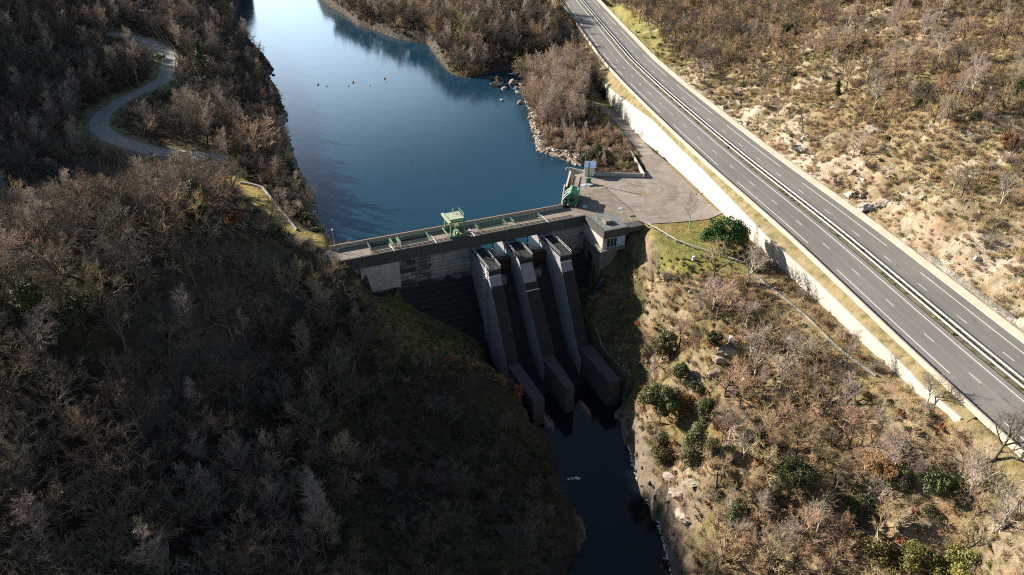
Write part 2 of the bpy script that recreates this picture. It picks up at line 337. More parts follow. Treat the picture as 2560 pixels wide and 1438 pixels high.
# ------------------------------------------------------------------ dam frame
O = np.array([-40.54, 162.68]); AZ = math.radians(67.0)
U = np.array([math.sin(AZ), math.cos(AZ)]); W = np.array([math.cos(AZ), -math.sin(AZ)]); RZ = math.pi / 2 - AZ
def loc(u, w, z): p = O + u * U + w * W; return (p[0], p[1], z)
def to_uw(X, Y): return (X - O[0]) * U[0] + (Y - O[1]) * U[1], (X - O[0]) * W[0] + (Y - O[1]) * W[1]
ZD, ZRIV = 6.0, -26.5

# ------------------------------------------------------------------ outlines
lake_px = [(842, 618), (822, 585), (797, 548), (786, 500), (775, 470), (748, 432), (730, 385), (722, 345), (702, 318), (720, 292), (708, 272), (698, 240), (690, 222), (668, 186),
           (684, 176), (660, 140), (632, 112), (608, 88), (594, 62), (592, 40), (600, 0), (606, -40), (640, -110), (690, -150), (760, -120), (790, -40), (808, 2), (832, 20), (870, 42), (896, 66),
           (925, 72), (960, 84), (992, 97), (1030, 104), (1070, 110), (1088, 135), (1105, 160), (1130, 188), (1170, 197), (1230, 182), (1300, 172), (1330, 172), (1330, 190), (1306, 205), (1296, 222), (1312, 240),
           (1322, 275), (1330, 320), (1338, 350), (1345, 378), (1375, 388), (1410, 400), (1440, 412), (1470, 414)]
LAKE = np.array([at(x, y, 0)[:2] for x, y in lake_px] + [loc(78, -29, 0)[:2], loc(66, -8, 0)[:2], loc(66, -3, 0)[:2], loc(-2, -3, 0)[:2]])
riv_px = [(1350, 1000), (1362, 1060), (1385, 1130), (1392, 1190), (1405, 1245), (1440, 1290), (1462, 1325), (1450, 1375), (1415, 1425), (1385, 1480), (1360, 1560), (1300, 1800),
          (1720, 1800), (1705, 1560), (1688, 1440), (1672, 1380), (1655, 1320), (1630, 1270), (1605, 1215), (1588, 1160), (1570, 1100), (1548, 1050), (1530, 1020)]
RIVER = np.array([at(x, y, ZRIV)[:2] for x, y in riv_px] + [loc(57, 20, 0)[:2], loc(30, 20, 0)[:2]])
yard_px = [(1425, 520), (1436, 437), (1478, 430), (1612, 440), (1614, 420), (1600, 395), (1640, 385), (1668, 405), (1700, 432), (1765, 492), (1808, 532), (1770, 548), (1690, 556), (1616, 560)]
YARD = np.array([at(x, y, ZD)[:2] for x, y in yard_px] + [loc(78.2, 8.55, 0)[:2], loc(73.45, 8.55, 0)[:2], loc(73.4, .7, 0)[:2], loc(66.5, 0.5, 0)[:2], loc(63, -6.5, 0)[:2]])
ramp_line = [at(1636, 405, 5.9), at(1600, 362, 4.8), at(1566, 318, 3.4), at(1532, 285, 2.7), at(1490, 262, 2.6), at(1462, 250, 2.6)]
hairpin = [at(200, 80, 24), at(300, 88, 22.5), at(368, 102, 20.5), at(412, 128, 18.5), at(425, 160, 17), at(415, 195, 15.5), at(372, 222, 14), at(310, 248, 12.5), at(255, 285, 11.3),
           at(245, 318, 10.8), at(275, 345, 10.4), at(330, 364, 10), at(400, 383, 9.6), at(470, 386, 9.2), at(560, 400, 8.4)]
leftpath = [at(852, 622, 6), at(800, 602, 6), at(738, 584, 6.3), at(690, 545, 6.5), at(655, 505, 6.7), at(628, 474, 6.8), at(590, 455, 7), at(540, 440, 7.4)]
lowkerb = [at(1620, 565, 6), at(1690, 605, 5.8), at(1780, 635, 5.6), at(1860, 665, 5.6), at(1960, 745, 6), at(2010, 785, 6.2), at(2075, 850, 6.8), at(2120, 890, 7.2), at(2190, 940, 7.8), at(2260, 1000, 8.5)]
wall_b = [(2400, 1056, 10.2), (2290, 972, 9.2), (2262, 944, 8.3), (2040, 749, 6.2), (1915, 640, 6), (1760, 492, 6), (1690, 432, 5.4), (1627, 378, 4.2), (1549, 288, 2.8), (1508, 240, 2.6)]
wall_t = [(2402, 1046, 11.2), (2292, 952, 11.0), (2268, 924, 10.8), (2045, 707, 10.7), (1919, 594, 10.7), (1762, 431, 10.7), (1692, 363, 10.5), (1630, 300, 10.3), (1549, 241, 9.3), (1504, 203, 7.9)]
WB = np.array([at(*p) for p in wall_b]); WT = np.array([at(*p) for p in wall_t])

def seg_dist(P, poly, closed=True):
    n = len(poly); best = np.full(len(P), 1e9); t_ = np.zeros(len(P)); idx = np.zeros(len(P), int)
    for i in range(n if closed else n - 1):
        a = poly[i][:2]; b = poly[(i + 1) % n][:2]; ab = b - a; L = ab @ ab + 1e-9
        t = np.clip(((P - a) @ ab) / L, 0, 1); d = np.hypot(*(P - a - t[:, None] * ab).T)
        k = d < best; best[k] = d[k]; t_[k] = t[k]; idx[k] = i
    return best, idx, t_
def inside(P, poly):
    x, y = P[:, 0], P[:, 1]; c = np.zeros(len(P), bool); n = len(poly)
    for i in range(n):
        x1, y1 = poly[i][:2]; x2, y2 = poly[(i + 1) % n][:2]
        k = ((y1 > y) != (y2 > y)); c ^= k & (x < (x2 - x1) * (y - y1) / (y2 - y1 + 1e-12) + x1)
    return c
def sdist(P, poly):
    d = seg_dist(P, poly)[0]; return np.where(inside(P, poly), -d, d)
def line_z(P, line):
    """distance to a polyline and its height at the nearest point"""
    line = np.array(line); d, i, t = seg_dist(P, line, False)
    return d, line[i, 2] * (1 - t) + line[i + 1, 2] * t

# ------------------------------------------------------------------ terrain
def vnoise(X, Y, s, seed):
    r = np.random.default_rng(seed); T = r.random((256, 256)); x = X / s; y = Y / s
    xi = np.floor(x).astype(int); yi = np.floor(y).astype(int); fx = x - xi; fy = y - yi
    fx = fx * fx * (3 - 2 * fx); fy = fy * fy * (3 - 2 * fy)
    g = lambda a, b: T[a % 256, b % 256]
    return (g(xi, yi) * (1 - fx) + g(xi + 1, yi) * fx) * (1 - fy) + (g(xi, yi + 1) * (1 - fx) + g(xi + 1, yi + 1) * fx) * fy - 0.5
def fbm(X, Y, s, seed, o=4):
    v = 0; a = 1.0
    for i in range(o): v = v + a * vnoise(X + 31.7 * i, Y - 17.3 * i, s, seed + i); s *= 0.5; a *= 0.5
    return v

ctl_px = [
    # near left knoll
    (872, 655, 4.5), (930, 715, -3), (1000, 712, -5.5), (1100, 790, -13), (1190, 868, -19), (1235, 925, -23), (1050, 842, -6.5), (1130, 882, -8.5), (1205, 918, -12.5), (1290, 965, -17), (1345, 1005, -22.5), (1000, 795, -4.5), (950, 752, -2),
    (1200, 1050, -19), (1100, 1000, -14), (1000, 950, -9), (900, 850, -2), (850, 750, 2.5), (800, 680, 8), (760, 625, 11), (700, 600, 14),
    (1370, 1150, -25), (1300, 1150, -22), (1200, 1200, -19), (1430, 1310, -24), (1300, 1400, -20), (1100, 1300, -15.5), (900, 1200, -11), (900, 1438, -14), (600, 1438, -9), (1100, 1438, -17),
    (700, 1100, -6), (500, 1000, 4), (300, 900, 16), (500, 700, 21), (400, 620, 27), (300, 600, 27), (500, 560, 22), (600, 540, 14), (640, 640, 18), (150, 690, 24), (600, 800, 9.5), (760, 800, 2.5), (50, 900, 18), (50, 1200, 9), (200, 1300, 4), (400, 1250, -1), (60, 780, 22), (500, 1200, -3), (0, 1438, 2), (20, 620, 15),
    # behind the knoll and the left woods
    (150, 470, 9), (40, 480, 10), (300, 400, 10), (250, 330, 10.8), (400, 383, 9.6), (0, 0, 36), (0, 200, 21), (0, 350, 13), (150, 0, 33), (150, 250, 15), (300, 0, 28), (300, 150, 19), (450, 0, 20), (540, 0, 10),
    (368, 100, 20.5), (425, 160, 17), (310, 248, 12.5), (550, 250, 7.5), (540, 130, 10), (620, 230, 4.5), (500, 330, 8), (600, 390, 6.5), (680, 400, 4), (630, 475, 6.8), (738, 584, 6.3), (690, 545, 6.5), (640, 160, 3.5), (560, 60, 8),
    # peninsula
    (1000, 40, 5), (1100, 50, 9), (1200, 100, 10), (1300, 90, 9), (1250, 10, 14), (1350, 20, 13), (1390, 90, 10), (940, 0, 5), (1120, 140, 4), (1400, 30, 12), (1330, 160, 2),
    (1400, 250, 3.2), (1450, 330, 3.6), (1500, 370, 4.2), (1560, 410, 4.5), (1450, 150, 8), (1480, 200, 6.5), (1440, 210, 4), (1360, 330, 2), (1420, 385, 2.2), (1520, 415, 3.2), (1420, 160, 5),
    # hillside over the road
    (2560, 0, 52), (2560, 300, 34), (2560, 500, 25), (2560, 700, 17), (2200, 0, 45), (2200, 200, 32), (2200, 400, 20.5), (2000, 0, 38), (2000, 200, 24), (1800, 0, 25), (1800, 150, 17), (1650, 0, 13.6), (1650, 100, 12.8), (1720, 60, 17),
    (1720, 160, 13.2), (1560, 20, 12.8), (2400, 600, 19), (2400, 300, 32), (1900, 230, 16.5), (2300, 520, 18.5),
    # right bank
    (1620, 600, 5), (1700, 590, 5.4), (1780, 610, 5.5), (1600, 650, -1), (1700, 680, 2.5), (1500, 720, -9), (1550, 850, -17), (1560, 950, -22), (1545, 1020, -25), (1610, 800, -9), (1650, 900, -12), (1700, 1000, -11.5),
    (1640, 1090, -19), (1668, 1180, -20), (1720, 1260, -16), (1700, 1320, -22), (1800, 1150, -9), (1825, 855, 0.5), (1800, 750, 3), (1900, 900, 0.5), (2000, 1000, 0), (2100, 1100, -1), (1950, 1200, -8), (2200, 1300, -6),
    (1800, 1438, -18), (2000, 1438, -13), (2250, 1280, -2), (2400, 1200, 3.5), (2400, 1438, -5), (2560, 1300, 7), (2560, 1438, 3), (2200, 1000, 5), (2300, 1080, 7.5), (2100, 900, 5.2), (1960, 780, 5.2), (1850, 690, 5.2), (1760, 830, -1), (1740, 930, -5)]
ctl_w = [(-60, 40, -2), (0, 40, -24), (60, 40, -12), (100, 60, 8), (-120, 60, -4), (-110, 100, 6), (-125, 140, 14), (-128, 170, 9), (-220, 60, -2), (-208, 222, 46), (-226, 252, 78), (-250, 285, 90), (-232, 325, 54), (-300, 330, 72), (-196, 262, 27), (-215, 170, 6), (-330, 450, 46), (-420, 600, 80), (-420, 100, 20), (-420, 300, 78),
         (-260, 620, 48), (-150, 620, 22), (-100, 700, 8), (-160, 500, 13), (150, 60, 34), (200, 150, 62), (260, 300, 72), (330, 120, 95), (330, 500, 75), (150, 480, 32), (200, 640, 42), (100, 620, 16), (20, 640, 15), (-30, 560, 6), (-10, 600, 10), (330, 720, 60),
         (-42, 168, 5.9), (-46, 163, 6.2), (-42, 160, 5.6)]
for y in (80, 110, 140, 170, 200, 240, 290, 340, 400, 460):
    for d, z in ((19, 12.8), (-9, 8 if y > 310 else 11.0)):
        if d < 0 and y < 320: continue
        x_, y_ = road_pt(y, d); ctl_w.append((x_, y_, z))
CT = np.array([at(*p) for p in ctl_px] + [np.array(p, float) for p in ctl_w])
def tps_fit(C):
    n = len(C); s = 100.0; P = C[:, :2] / s; r2 = ((P[:, None] - P[None]) ** 2).sum(-1)
    K = np.where(r2 > 0, 0.5 * r2 * np.log(r2 + 1e-12), 0) + np.eye(n) * 2e-4
    A = np.zeros((n + 3, n + 3)); A[:n, :n] = K; Q = np.c_[np.ones(n), P]; A[:n, n:] = Q; A[n:, :n] = Q.T
    return P, np.linalg.solve(A, np.r_[C[:, 2], 0, 0, 0]), s
TP, TW, TS = tps_fit(CT)
def tps(X, Y):
    out = np.empty(len(X))
    for i in range(0, len(X), 20000):
        q = np.c_[X[i:i + 20000], Y[i:i + 20000]] / TS; r2 = ((q[:, None] - TP[None]) ** 2).sum(-1)
        out[i:i + 20000] = (0.5 * r2 * np.log(r2 + 1e-12)) @ TW[:-3] + TW[-3] + q @ TW[-2:]
    return out
def sst(a, b, x): t = np.clip((x - a) / (b - a), 0, 1); return t * t * (3 - 2 * t)
GX0, GX1, GY0, GY1, GS = -430.0, 340.0, 20.0, 730.0, 1.5
gx = np.arange(GX0, GX1 + .1, GS); gy = np.arange(GY0, GY1 + .1, GS); NX, NY = len(gx), len(gy)
GXX, GYY = np.meshgrid(gx, gy); X = GXX.ravel(); Y = GYY.ravel(); P2 = np.c_[X, Y]
Z = tps(X, Y)
dL = sdist(P2, LAKE); dR = sdist(P2, RIVER); dY = sdist(P2, YARD)
dRoad, yRoad = road_d(X, Y); uu, ww = to_uw(X, Y)
dPath, zPath = line_z(P2, leftpath); dHair, zHair = line_z(P2, hairpin); dRamp, zRamp = line_z(P2, ramp_line); dKerb, zKerb = line_z(P2, lowkerb)
# natural relief
rough_amt = np.clip(np.minimum(np.minimum(dPath - 2.5, dHair - 4), np.minimum(np.minimum(dY, dRamp - 3), dKerb - 1.5)) / 6, 0.03, 1)
hill = (dRoad > 19) * sst(19, 26, dRoad)
cliff = ((X > 15) & (Y < 165) & (dRoad < -8)).astype(float) * sst(0, 4, dR) * (1 - sst(16, 30, dR))
nearhill = ((X < 14) & (Y < 160)).astype(float)
rel = fbm(X, Y, 26, 3, 4) * 2.6 + np.abs(fbm(X, Y, 8, 20, 3)) * 1.5
ridged = (0.5 - np.abs(fbm(X * 1.0 + Y * .6, Y * 1.0 - X * .3, 9, 41, 4))) * 2.0
Z = Z + rough_amt * (rel * (0.55 + 0.5 * hill + .3 * nearhill) + hill * (ridged * 1.5 + fbm((X * .5 + Y * .87), (X * .87 - Y * .5) / 3.5, 6, 92, 3) * 2.2) + cliff * ridged * 3.0)
# flats
Z = np.where(dHair < 12, Z + (zHair - Z) * (1 - sst(3.2, 11, dHair)), Z)
Z = np.where(dPath < 7, Z + (zPath - Z) * (1 - sst(2.6, 6.5, dPath)), Z)
Z = np.where(dKerb < 5, Z + (zKerb - .1 - Z) * (1 - sst(1.2, 5, dKerb)), Z)
Z = np.where(dRamp < 8, Z + (zRamp - .12 - Z) * (1 - sst(3.2, 7, dRamp)), Z)
Z = np.where(dY < 4, Z + (ZD - .14 - Z) * (1 - sst(0.6, 4, dY)), Z)
# shores
Z = np.where(dL < 0, np.minimum(Z, -0.4 + 0.45 * np.maximum(dL, -12)), np.where(dL < 5, np.maximum(Z, 0.25 + 0.25 * dL) * sst(0, 2.5, dL) + (1 - sst(0, 2.5, dL)) * np.minimum(np.maximum(Z, .1), 0.9), np.where((dL < 22) & (ww < -1), np.maximum(Z, 1.0), Z)))
Z = np.where(dR < 0, np.minimum(Z, ZRIV - 0.4 + 0.4 * np.maximum(dR, -6)), np.where(dR < 30, np.maximum(Z, ZRIV + 0.2 + 0.12 * dR), Z))
# dam seat, spillway, control building
Z = np.where((uu > 1) & (uu < 66.3) & (ww > -14) & (ww < 1.5), np.minimum(Z, np.where(ww < -5, -3.0, np.where(uu < 5, 2.5, -6))), Z)
Z = np.where((uu > 31) & (uu < 57) & (ww > -3) & (ww < 44), np.minimum(Z, ZRIV - 1.5), Z)
face_z = np.where(uu < 12.8, -4.5, np.interp(uu, [12.8, 32], [-5.5, -20])) - np.maximum(ww, 0) * .5
Z = np.where((uu > 3) & (uu <= 31.5) & (ww >= 1.5) & (ww < 7), np.minimum(Z, np.maximum(face_z + 1.5, ZRIV)), Z)
Z = np.where((uu > 55) & (uu < 66) & (ww > 1) & (ww < 14), np.minimum(Z, -9 - ww * .6), Z)
Z = np.where((uu >= 64.6) & (uu < 79) & (ww > -3.5) & (ww < 14.5), np.minimum(Z, np.interp(uu, [64.6, 66, 74, 79], [-9, -6.5, 0.5, 5.4])), Z)
Z = np.where((uu > 60) & (uu < 80) & (ww > -34) & (ww < -5.8) & (dY > -1.6) & (dL < 3), np.minimum(Z, 3.2), Z)
# road bench and retaining wall step
wd, wy = road_d(WT[:, 0], WT[:, 1]); o_ = np.argsort(wy); wall_d = np.interp(yRoad, wy[o_], wd[o_])
vz = np.interp(yRoad, wy[o_], WT[o_, 2])
inwall = (yRoad > wy.min() + 0.6) & (yRoad < wy.max() + 1)
vt = np.clip((dRoad - wall_d) / (-6.6 - wall_d), 0, 1); verge_z = vz + (12.15 - vz) * vt - 0.75
dB, _ = seg_dist(P2, WB, False)[:2]
Z = np.where(inwall & (dRoad < 18.3) & (dRoad >= wall_d + 1.9), np.where(dRoad < -6.3, verge_z, 11.7), Z)
Z = np.where(inwall & (dRoad < wall_d + 1.9) & (dRoad > wall_d - 3.5), np.minimum(Z, np.interp(yRoad, np.sort(wy), WB[o_, 2]) - .12), Z)
nw = ~inwall
Z = np.where(nw & (dRoad > -7.5) & (dRoad < 18.3), 11.7, Z)
Z = np.where(nw & (dRoad <= -7.5) & (dRoad > -12), Z + (11.8 - Z) * (1 - sst(-7.5, -12, dRoad) * 1.0), Z)
Z = np.where((dRoad >= 18.3) & (dRoad < 24), Z + (12.9 - Z) * (1 - sst(18.6, 24, dRoad)), Z)
ZG = Z.reshape(NY, NX)
def ground(x, y):
    x = np.asarray(x, float); y = np.asarray(y, float)
    fx = np.clip((x - GX0) / GS, 0, NX - 1.001); fy = np.clip((y - GY0) / GS, 0, NY - 1.001)
    i = fx.astype(int); j = fy.astype(int); a = fx - i; b_ = fy - j
    return (ZG[j, i] * (1 - a) + ZG[j, i + 1] * a) * (1 - b_) + (ZG[j + 1, i] * (1 - a) + ZG[j + 1, i + 1] * a) * b_
def hit(px, py):
    """where the line of sight through a photo pixel meets the ground"""
    x = px - 1280.0; v = py - 719.0
    d = F * math.sin(TH) + v * math.cos(TH); w = F * math.cos(TH) - v * math.sin(TH)
    s = np.linspace(40 / max(w, 1), 700 / max(w, 1), 2600); zz = ZC - s * d; g = ground(x * s, w * s)
    k = np.argmax(zz <= g)
    if zz[k] > g[k]: k = len(s) - 1
    return np.array([x * s[k], w * s[k], g[k]])

gyz, gxz = np.gradient(ZG, GS); slope = np.hypot(gxz, gyz).ravel()
PX, PY, _d = pj(X, Y, Z)
# ground cover colours
def lerp(a, b, t): return a + (np.asarray(b) - a) * t[:, None]
n_a = fbm(X, Y, 30, 60, 5); n_b = fbm(X, Y, 9, 70, 4); n_c = fbm(X, Y, 4, 80, 3)
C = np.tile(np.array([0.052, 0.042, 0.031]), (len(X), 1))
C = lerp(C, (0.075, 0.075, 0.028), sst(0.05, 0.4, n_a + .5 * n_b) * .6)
hs = (dRoad > 18.4)
straw = lerp(np.tile(np.array([0.285, 0.23, 0.135]), (len(X), 1)), (0.20, 0.195, 0.065), sst(-0.05, 0.35, n_b + .6 * n_a) * sst(20, 32, dRoad) * .8)
straw = lerp(straw, (0.24, 0.165, 0.095), sst(0.0, 0.4, n_a - .3 * n_c) * .7)
str_ = fbm((X * .5 + Y * .87) / 1.0, (X * .87 - Y * .5) / 4.0, 7, 91, 4)
straw = lerp(straw, (0.47, 0.40, 0.31), np.clip(sst(0.1, 0.34, n_b + .9 * n_c + .16) * (1 - sst(24, 40, dRoad)) * (Y < 330) + sst(.22, .45, str_ + .4 * n_c) * .8, 0, 1))
straw = lerp(straw, (0.13, 0.12, 0.045), sst(.15, .4, -str_ + .3 * n_b) * sst(21, 28, dRoad) * .75)
straw = lerp(straw, (0.22, 0.215, 0.06), (1 - sst(22, 34, dRoad)) * sst(300, 330, Y) * .8)
C = np.where(hs[:, None], straw, C)
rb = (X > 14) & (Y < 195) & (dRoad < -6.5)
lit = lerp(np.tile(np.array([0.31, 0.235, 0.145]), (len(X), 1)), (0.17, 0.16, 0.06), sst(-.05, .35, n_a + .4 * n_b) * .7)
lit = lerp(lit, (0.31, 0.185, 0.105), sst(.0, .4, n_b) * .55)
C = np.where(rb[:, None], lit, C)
lawn = rb & (PX > 1590) & (PX < 1900) & (PY < 690) & (Y > 150)
C = lerp(C, (0.19, 0.20, 0.05), lawn * (.85 - .3 * sst(0, .4, n_b)))
C = lerp(C, (0.30, 0.24, 0.08), lawn * sst(0, .4, n_c + n_b) * .7)
flank = (uu > 0) & (uu < 45) & (ww > 0) & (ww < 30) & (Z > ZRIV + 1)
C = lerp(C, (0.16, 0.155, 0.05), flank * .8)
verge_far = ((dRoad < -6) & (dRoad > -26) & (Y > 300)) | ((dRoad < -6) & (dRoad > -11.5) & (Y < 101))
C = lerp(C, (0.27, 0.21, 0.10), verge_far * .8)
C = lerp(C, (0.15, 0.21, 0.04), ((dRamp < 9) & (Y > 258)) * sst(-.1, .2, n_c + .3) * .8)
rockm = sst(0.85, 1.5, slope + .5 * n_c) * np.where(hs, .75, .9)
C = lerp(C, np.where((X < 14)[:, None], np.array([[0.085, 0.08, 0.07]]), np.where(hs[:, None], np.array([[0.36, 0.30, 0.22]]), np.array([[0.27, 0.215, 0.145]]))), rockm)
C = lerp(C, (0.15, 0.135, 0.05), rb * sst(.0, .3, n_c + .6 * n_b) * sst(.7, 1.2, slope) * .7)
shore = (1 - sst(0.5, 3.5, dL)) * (dL > -6) * (dR > 30)
C = lerp(C, np.where((Y > 300)[:, None], np.array([[0.095, 0.082, 0.065]]), np.array([[0.36, 0.30, 0.235]])), shore * np.where(X > 0, .85, .5))
rshore = (1 - sst(0.5, 5, dR)) * (dR < 30)
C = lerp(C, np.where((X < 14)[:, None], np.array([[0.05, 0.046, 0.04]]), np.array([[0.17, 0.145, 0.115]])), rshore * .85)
C = lerp(C, (0.29, 0.26, 0.22), (1 - sst(2.6, 3.4, dHair)))
C = lerp(C, (0.22, 0.22, 0.12), sst(2.2, 3, dHair) * (1 - sst(5.5, 8, dHair)) * .9)
C = lerp(C, (0.33, 0.27, 0.10), (1 - sst(1.6, 3.2, dPath)) * .95)
C = lerp(C, (0.30, 0.26, 0.21), (1 - sst(2.4, 3.0, dRamp)))
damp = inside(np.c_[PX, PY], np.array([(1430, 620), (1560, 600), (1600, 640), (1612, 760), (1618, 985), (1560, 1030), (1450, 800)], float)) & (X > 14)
C = lerp(C, (0.085, 0.088, 0.036), damp * (.92 - .3 * sst(0, .4, n_c)))  # dark grass, with the slope's shade painted into its colour
idx = np.arange(NX * NY).reshape(NY, NX)
quads = np.stack([idx[:-1, :-1], idx[:-1, 1:], idx[1:, 1:], idx[1:, :-1]], -1).reshape(-1, 4)
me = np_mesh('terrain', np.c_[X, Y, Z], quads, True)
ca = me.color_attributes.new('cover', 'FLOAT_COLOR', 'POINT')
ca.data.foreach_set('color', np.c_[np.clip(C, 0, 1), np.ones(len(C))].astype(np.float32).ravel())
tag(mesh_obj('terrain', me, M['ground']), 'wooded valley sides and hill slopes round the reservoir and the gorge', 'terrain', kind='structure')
# far ground out to the horizon
mb = MB()
for (x0, x1, y0, y1) in ((-3000, GX0, -600, 4000), (GX1, 3000, -600, 4000), (GX0, GX1, GY1, 4000), (GX0, GX1, -600, GY0)):
    n = 12
    vs = [(x0 + (x1 - x0) * i / n, y0 + (y1 - y0) * j / n, -34.0 + 40 * min(1, max(0, (y0 + (y1 - y0) * j / n) - 700) / 600)) for j in range(n + 1) for i in range(n + 1)]
    mb.add(vs, [(j * (n + 1) + i, j * (n + 1) + i + 1, (j + 1) * (n + 1) + i + 1, (j + 1) * (n + 1) + i) for j in range(n) for i in range(n)])
far = mb.build('ground', plain('far_ground', (0.12, 0.10, 0.06), None, 0.02)); tag(far, 'open country beyond the valley', 'ground', kind='structure')

# water sheets
def sheet(name, poly, z, m, label, cat):
    mb = MB(); mb.add([(p[0], p[1], z) for p in poly], [tuple(range(len(poly)))])
    me = bpy.data.meshes.new(name); me.from_pydata(mb.v, [], mb.f)
    bm = bmesh.new(); bm.from_mesh(me); bmesh.ops.triangulate(bm, faces=bm.faces)
    for f in bm.faces:
        if f.normal.z < 0: f.normal_flip()
    bm.to_mesh(me); bm.free()
    return tag(mesh_obj(name, me, m), label, cat, kind='structure')
sheet('lake_water', [(-230, 200), (-50, 160), loc(0, -3, 0)[:2], loc(31, -3, 0)[:2], loc(32.5, 5, 0)[:2], loc(55, 5, 0)[:2], loc(56, -3, 0)[:2], loc(67, -3, 0)[:2], loc(79, -32, 0)[:2], (55, 260), (55, 420), (30, 730), (-230, 730)], 0.0, M['lake'], 'blue reservoir water behind the dam', 'water')
sheet('river_water', [(-30, 20), (60, 20), (60, 175), (-30, 175)], ZRIV, M['river'], 'black still river water below the dam', 'water')

# ------------------------------------------------------------------ road
def carriageway(d0, d1):
    ds = np.arange(d0, d1 + .01, .35); ys = np.arange(-20, 760, 3.0); YY, DD = np.meshgrid(ys, ds, indexing='ij'); x_, y_ = road_pt(YY, DD); n = len(ds)
    ix = np.arange(len(ys) * n).reshape(len(ys), n); q = np.stack([ix[:-1, :-1], ix[:-1, 1:], ix[1:, 1:], ix[1:, :-1]], -1).reshape(-1, 4)
    wear = np.zeros_like(DD)
    for c in (-1.75, 1.8, 8.9, 12.4):
        for o in (-.8, .8): wear += np.exp(-((DD - c - o) / .42) ** 2) * .55
        wear += np.exp(-((DD - c) / .35) ** 2) * .25
    wear += ((DD > 14.4) | (DD < -3.7)) * .35
    wear = wear * (.65 + 1.1 * fbm(YY * .25, DD * 3, 12, 5, 3)) + .35 * np.clip(fbm(YY, DD * 2, 40, 15, 4), -.4, .6)
    return np.c_[x_.ravel(), y_.ravel(), np.full(x_.size, ZR)], q, wear.ravel()
v1, q1, w1 = carriageway(-6.2, 5.2); v2, q2, w2 = carriageway(8.2, 16.6)
me = np_mesh('road', np.r_[v1, v2], np.r_[q1, q2 + len(v1)]); wa = me.attributes.new('wear', 'FLOAT', 'POINT'); wa.data.foreach_set('value', np.r_[w1, w2].astype(np.float32))
tag(mesh_obj('road', me, M['asphalt']), 'two grey carriageways of the expressway along the hillside', 'road', kind='structure')
mb = MB(); ribbon_mb(mb, -20, 760, [(5.2, ZR), (5.21, ZR + .02), (8.19, ZR + .02), (8.2, ZR)], 4)
tag(mb.build('road_median', plain('median_strip', (0.22, 0.185, 0.13), (0.07, 0.075, 0.03), 0.5, 0.95)), 'narrow gravel strip between the carriageways', 'median', kind='structure')
mb = MB()
def arc_y(s): return np.interp(s, _arc, _yy)
def y_arc(y): return np.interp(y, _yy, _arc)
def stripe(d, w, y0, y1):
    n = max(1, int((y1 - y0) / 4)); ribbon_mb(mb, y0, y1, [(d - w / 2, ZR + .006), (d + w / 2, ZR + .006)], (y1 - y0) / n)
a0 = y_arc(133.5)
for k in range(-8, 46):
    s = a0 + 13 * k; stripe(0, .16, arc_y(s - 3.0), arc_y(s))
a1 = y_arc(123.83)
for k in range(-8, 46):
    s = a1 + 13 * k; x_, y_ = 0, arc_y(s); g = float(np.interp(y_, _yy, _dx)); sh = 0
    stripe(10.7, .16, arc_y(s - 3.0) - 10.7 * g * 0 + 1.7, arc_y(s) + 1.7)
e0 = float(road_d(*[np.array([q]) for q in at(1843.8, 454.6, ZR)[:2]])[1][0]); e1 = float(road_d(*[np.array([q]) for q in at(2004, 457.5, ZR)[:2]])[1][0])
for k in range(-4, 12):
    s = y_arc(e0) + 52 * k; stripe(-3.55, .2, arc_y(s - 39), arc_y(s))
    s = y_arc(e1) + 52 * k; stripe(14.25, .2, arc_y(s - 39), arc_y(s))
stripe(3.7, .22, -20, 760); stripe(8.75, .18, -20, 760)
tag(mb.build('road_markings', M['marking']), 'white dashed and solid lines painted on the carriageways', 'markings', kind='structure')
YW0, YW1 = 40, 760
mb = MB(); ribbon_mb(mb, 20, 760, [(-6.75, 12.0), (-6.6, 13.1), (-6.2, 13.1), (-6.15, 12.3)], 4, True)
tag(mb.build('parapet_wall', M['conc_kerb']), 'low concrete parapet along the valley side of the expressway', 'wall')
mb = MB(); ribbon_mb(mb, 20, 760, [(16.55, 12.3), (16.65, 12.55), (18.1, 13.05), (18.5, 13.05), (18.5, 12.2)], 4, True)
tag(mb.build('gutter_kerb', M['conc_kerb']), 'wide pale sloping concrete kerb at the foot of the rocky hillside', 'kerb')
# verge above the retaining wall
ys = np.linspace(wy.min() - 1, wy.max() + 0.5, 110); vs = []; fs = []
ND = 5
for y in ys:
    d0 = np.interp(y, wy[o_], wd[o_]) + .35; z0 = np.interp(y, wy[o_], WT[o_, 2])
    for k in range(ND + 1):
        t = k / ND; d = d0 + (-6.68 - d0) * t; x_, y_ = road_pt(y, d); vs.append((x_, y_, z0 - .03 + (12.15 - z0) * t + 0.25 * math.sin(t * math.pi) * (0.6 + float(vnoise(np.array([x_]), np.array([y_]), 3, 9)[0])) + (.12 * float(vnoise(np.array([x_]), np.array([y_]), 1.5, 19)[0]))))
for i in range(len(ys) - 1):
    for k in range(ND): a = i * (ND + 1) + k; fs.append((a, a + 1, a + ND + 2, a + ND + 1))
tag(mesh_obj('verge', np_mesh('verge', vs, fs, True), M['verge']), 'dry yellow grass strip between retaining wall and parapet', 'verge', kind='structure')
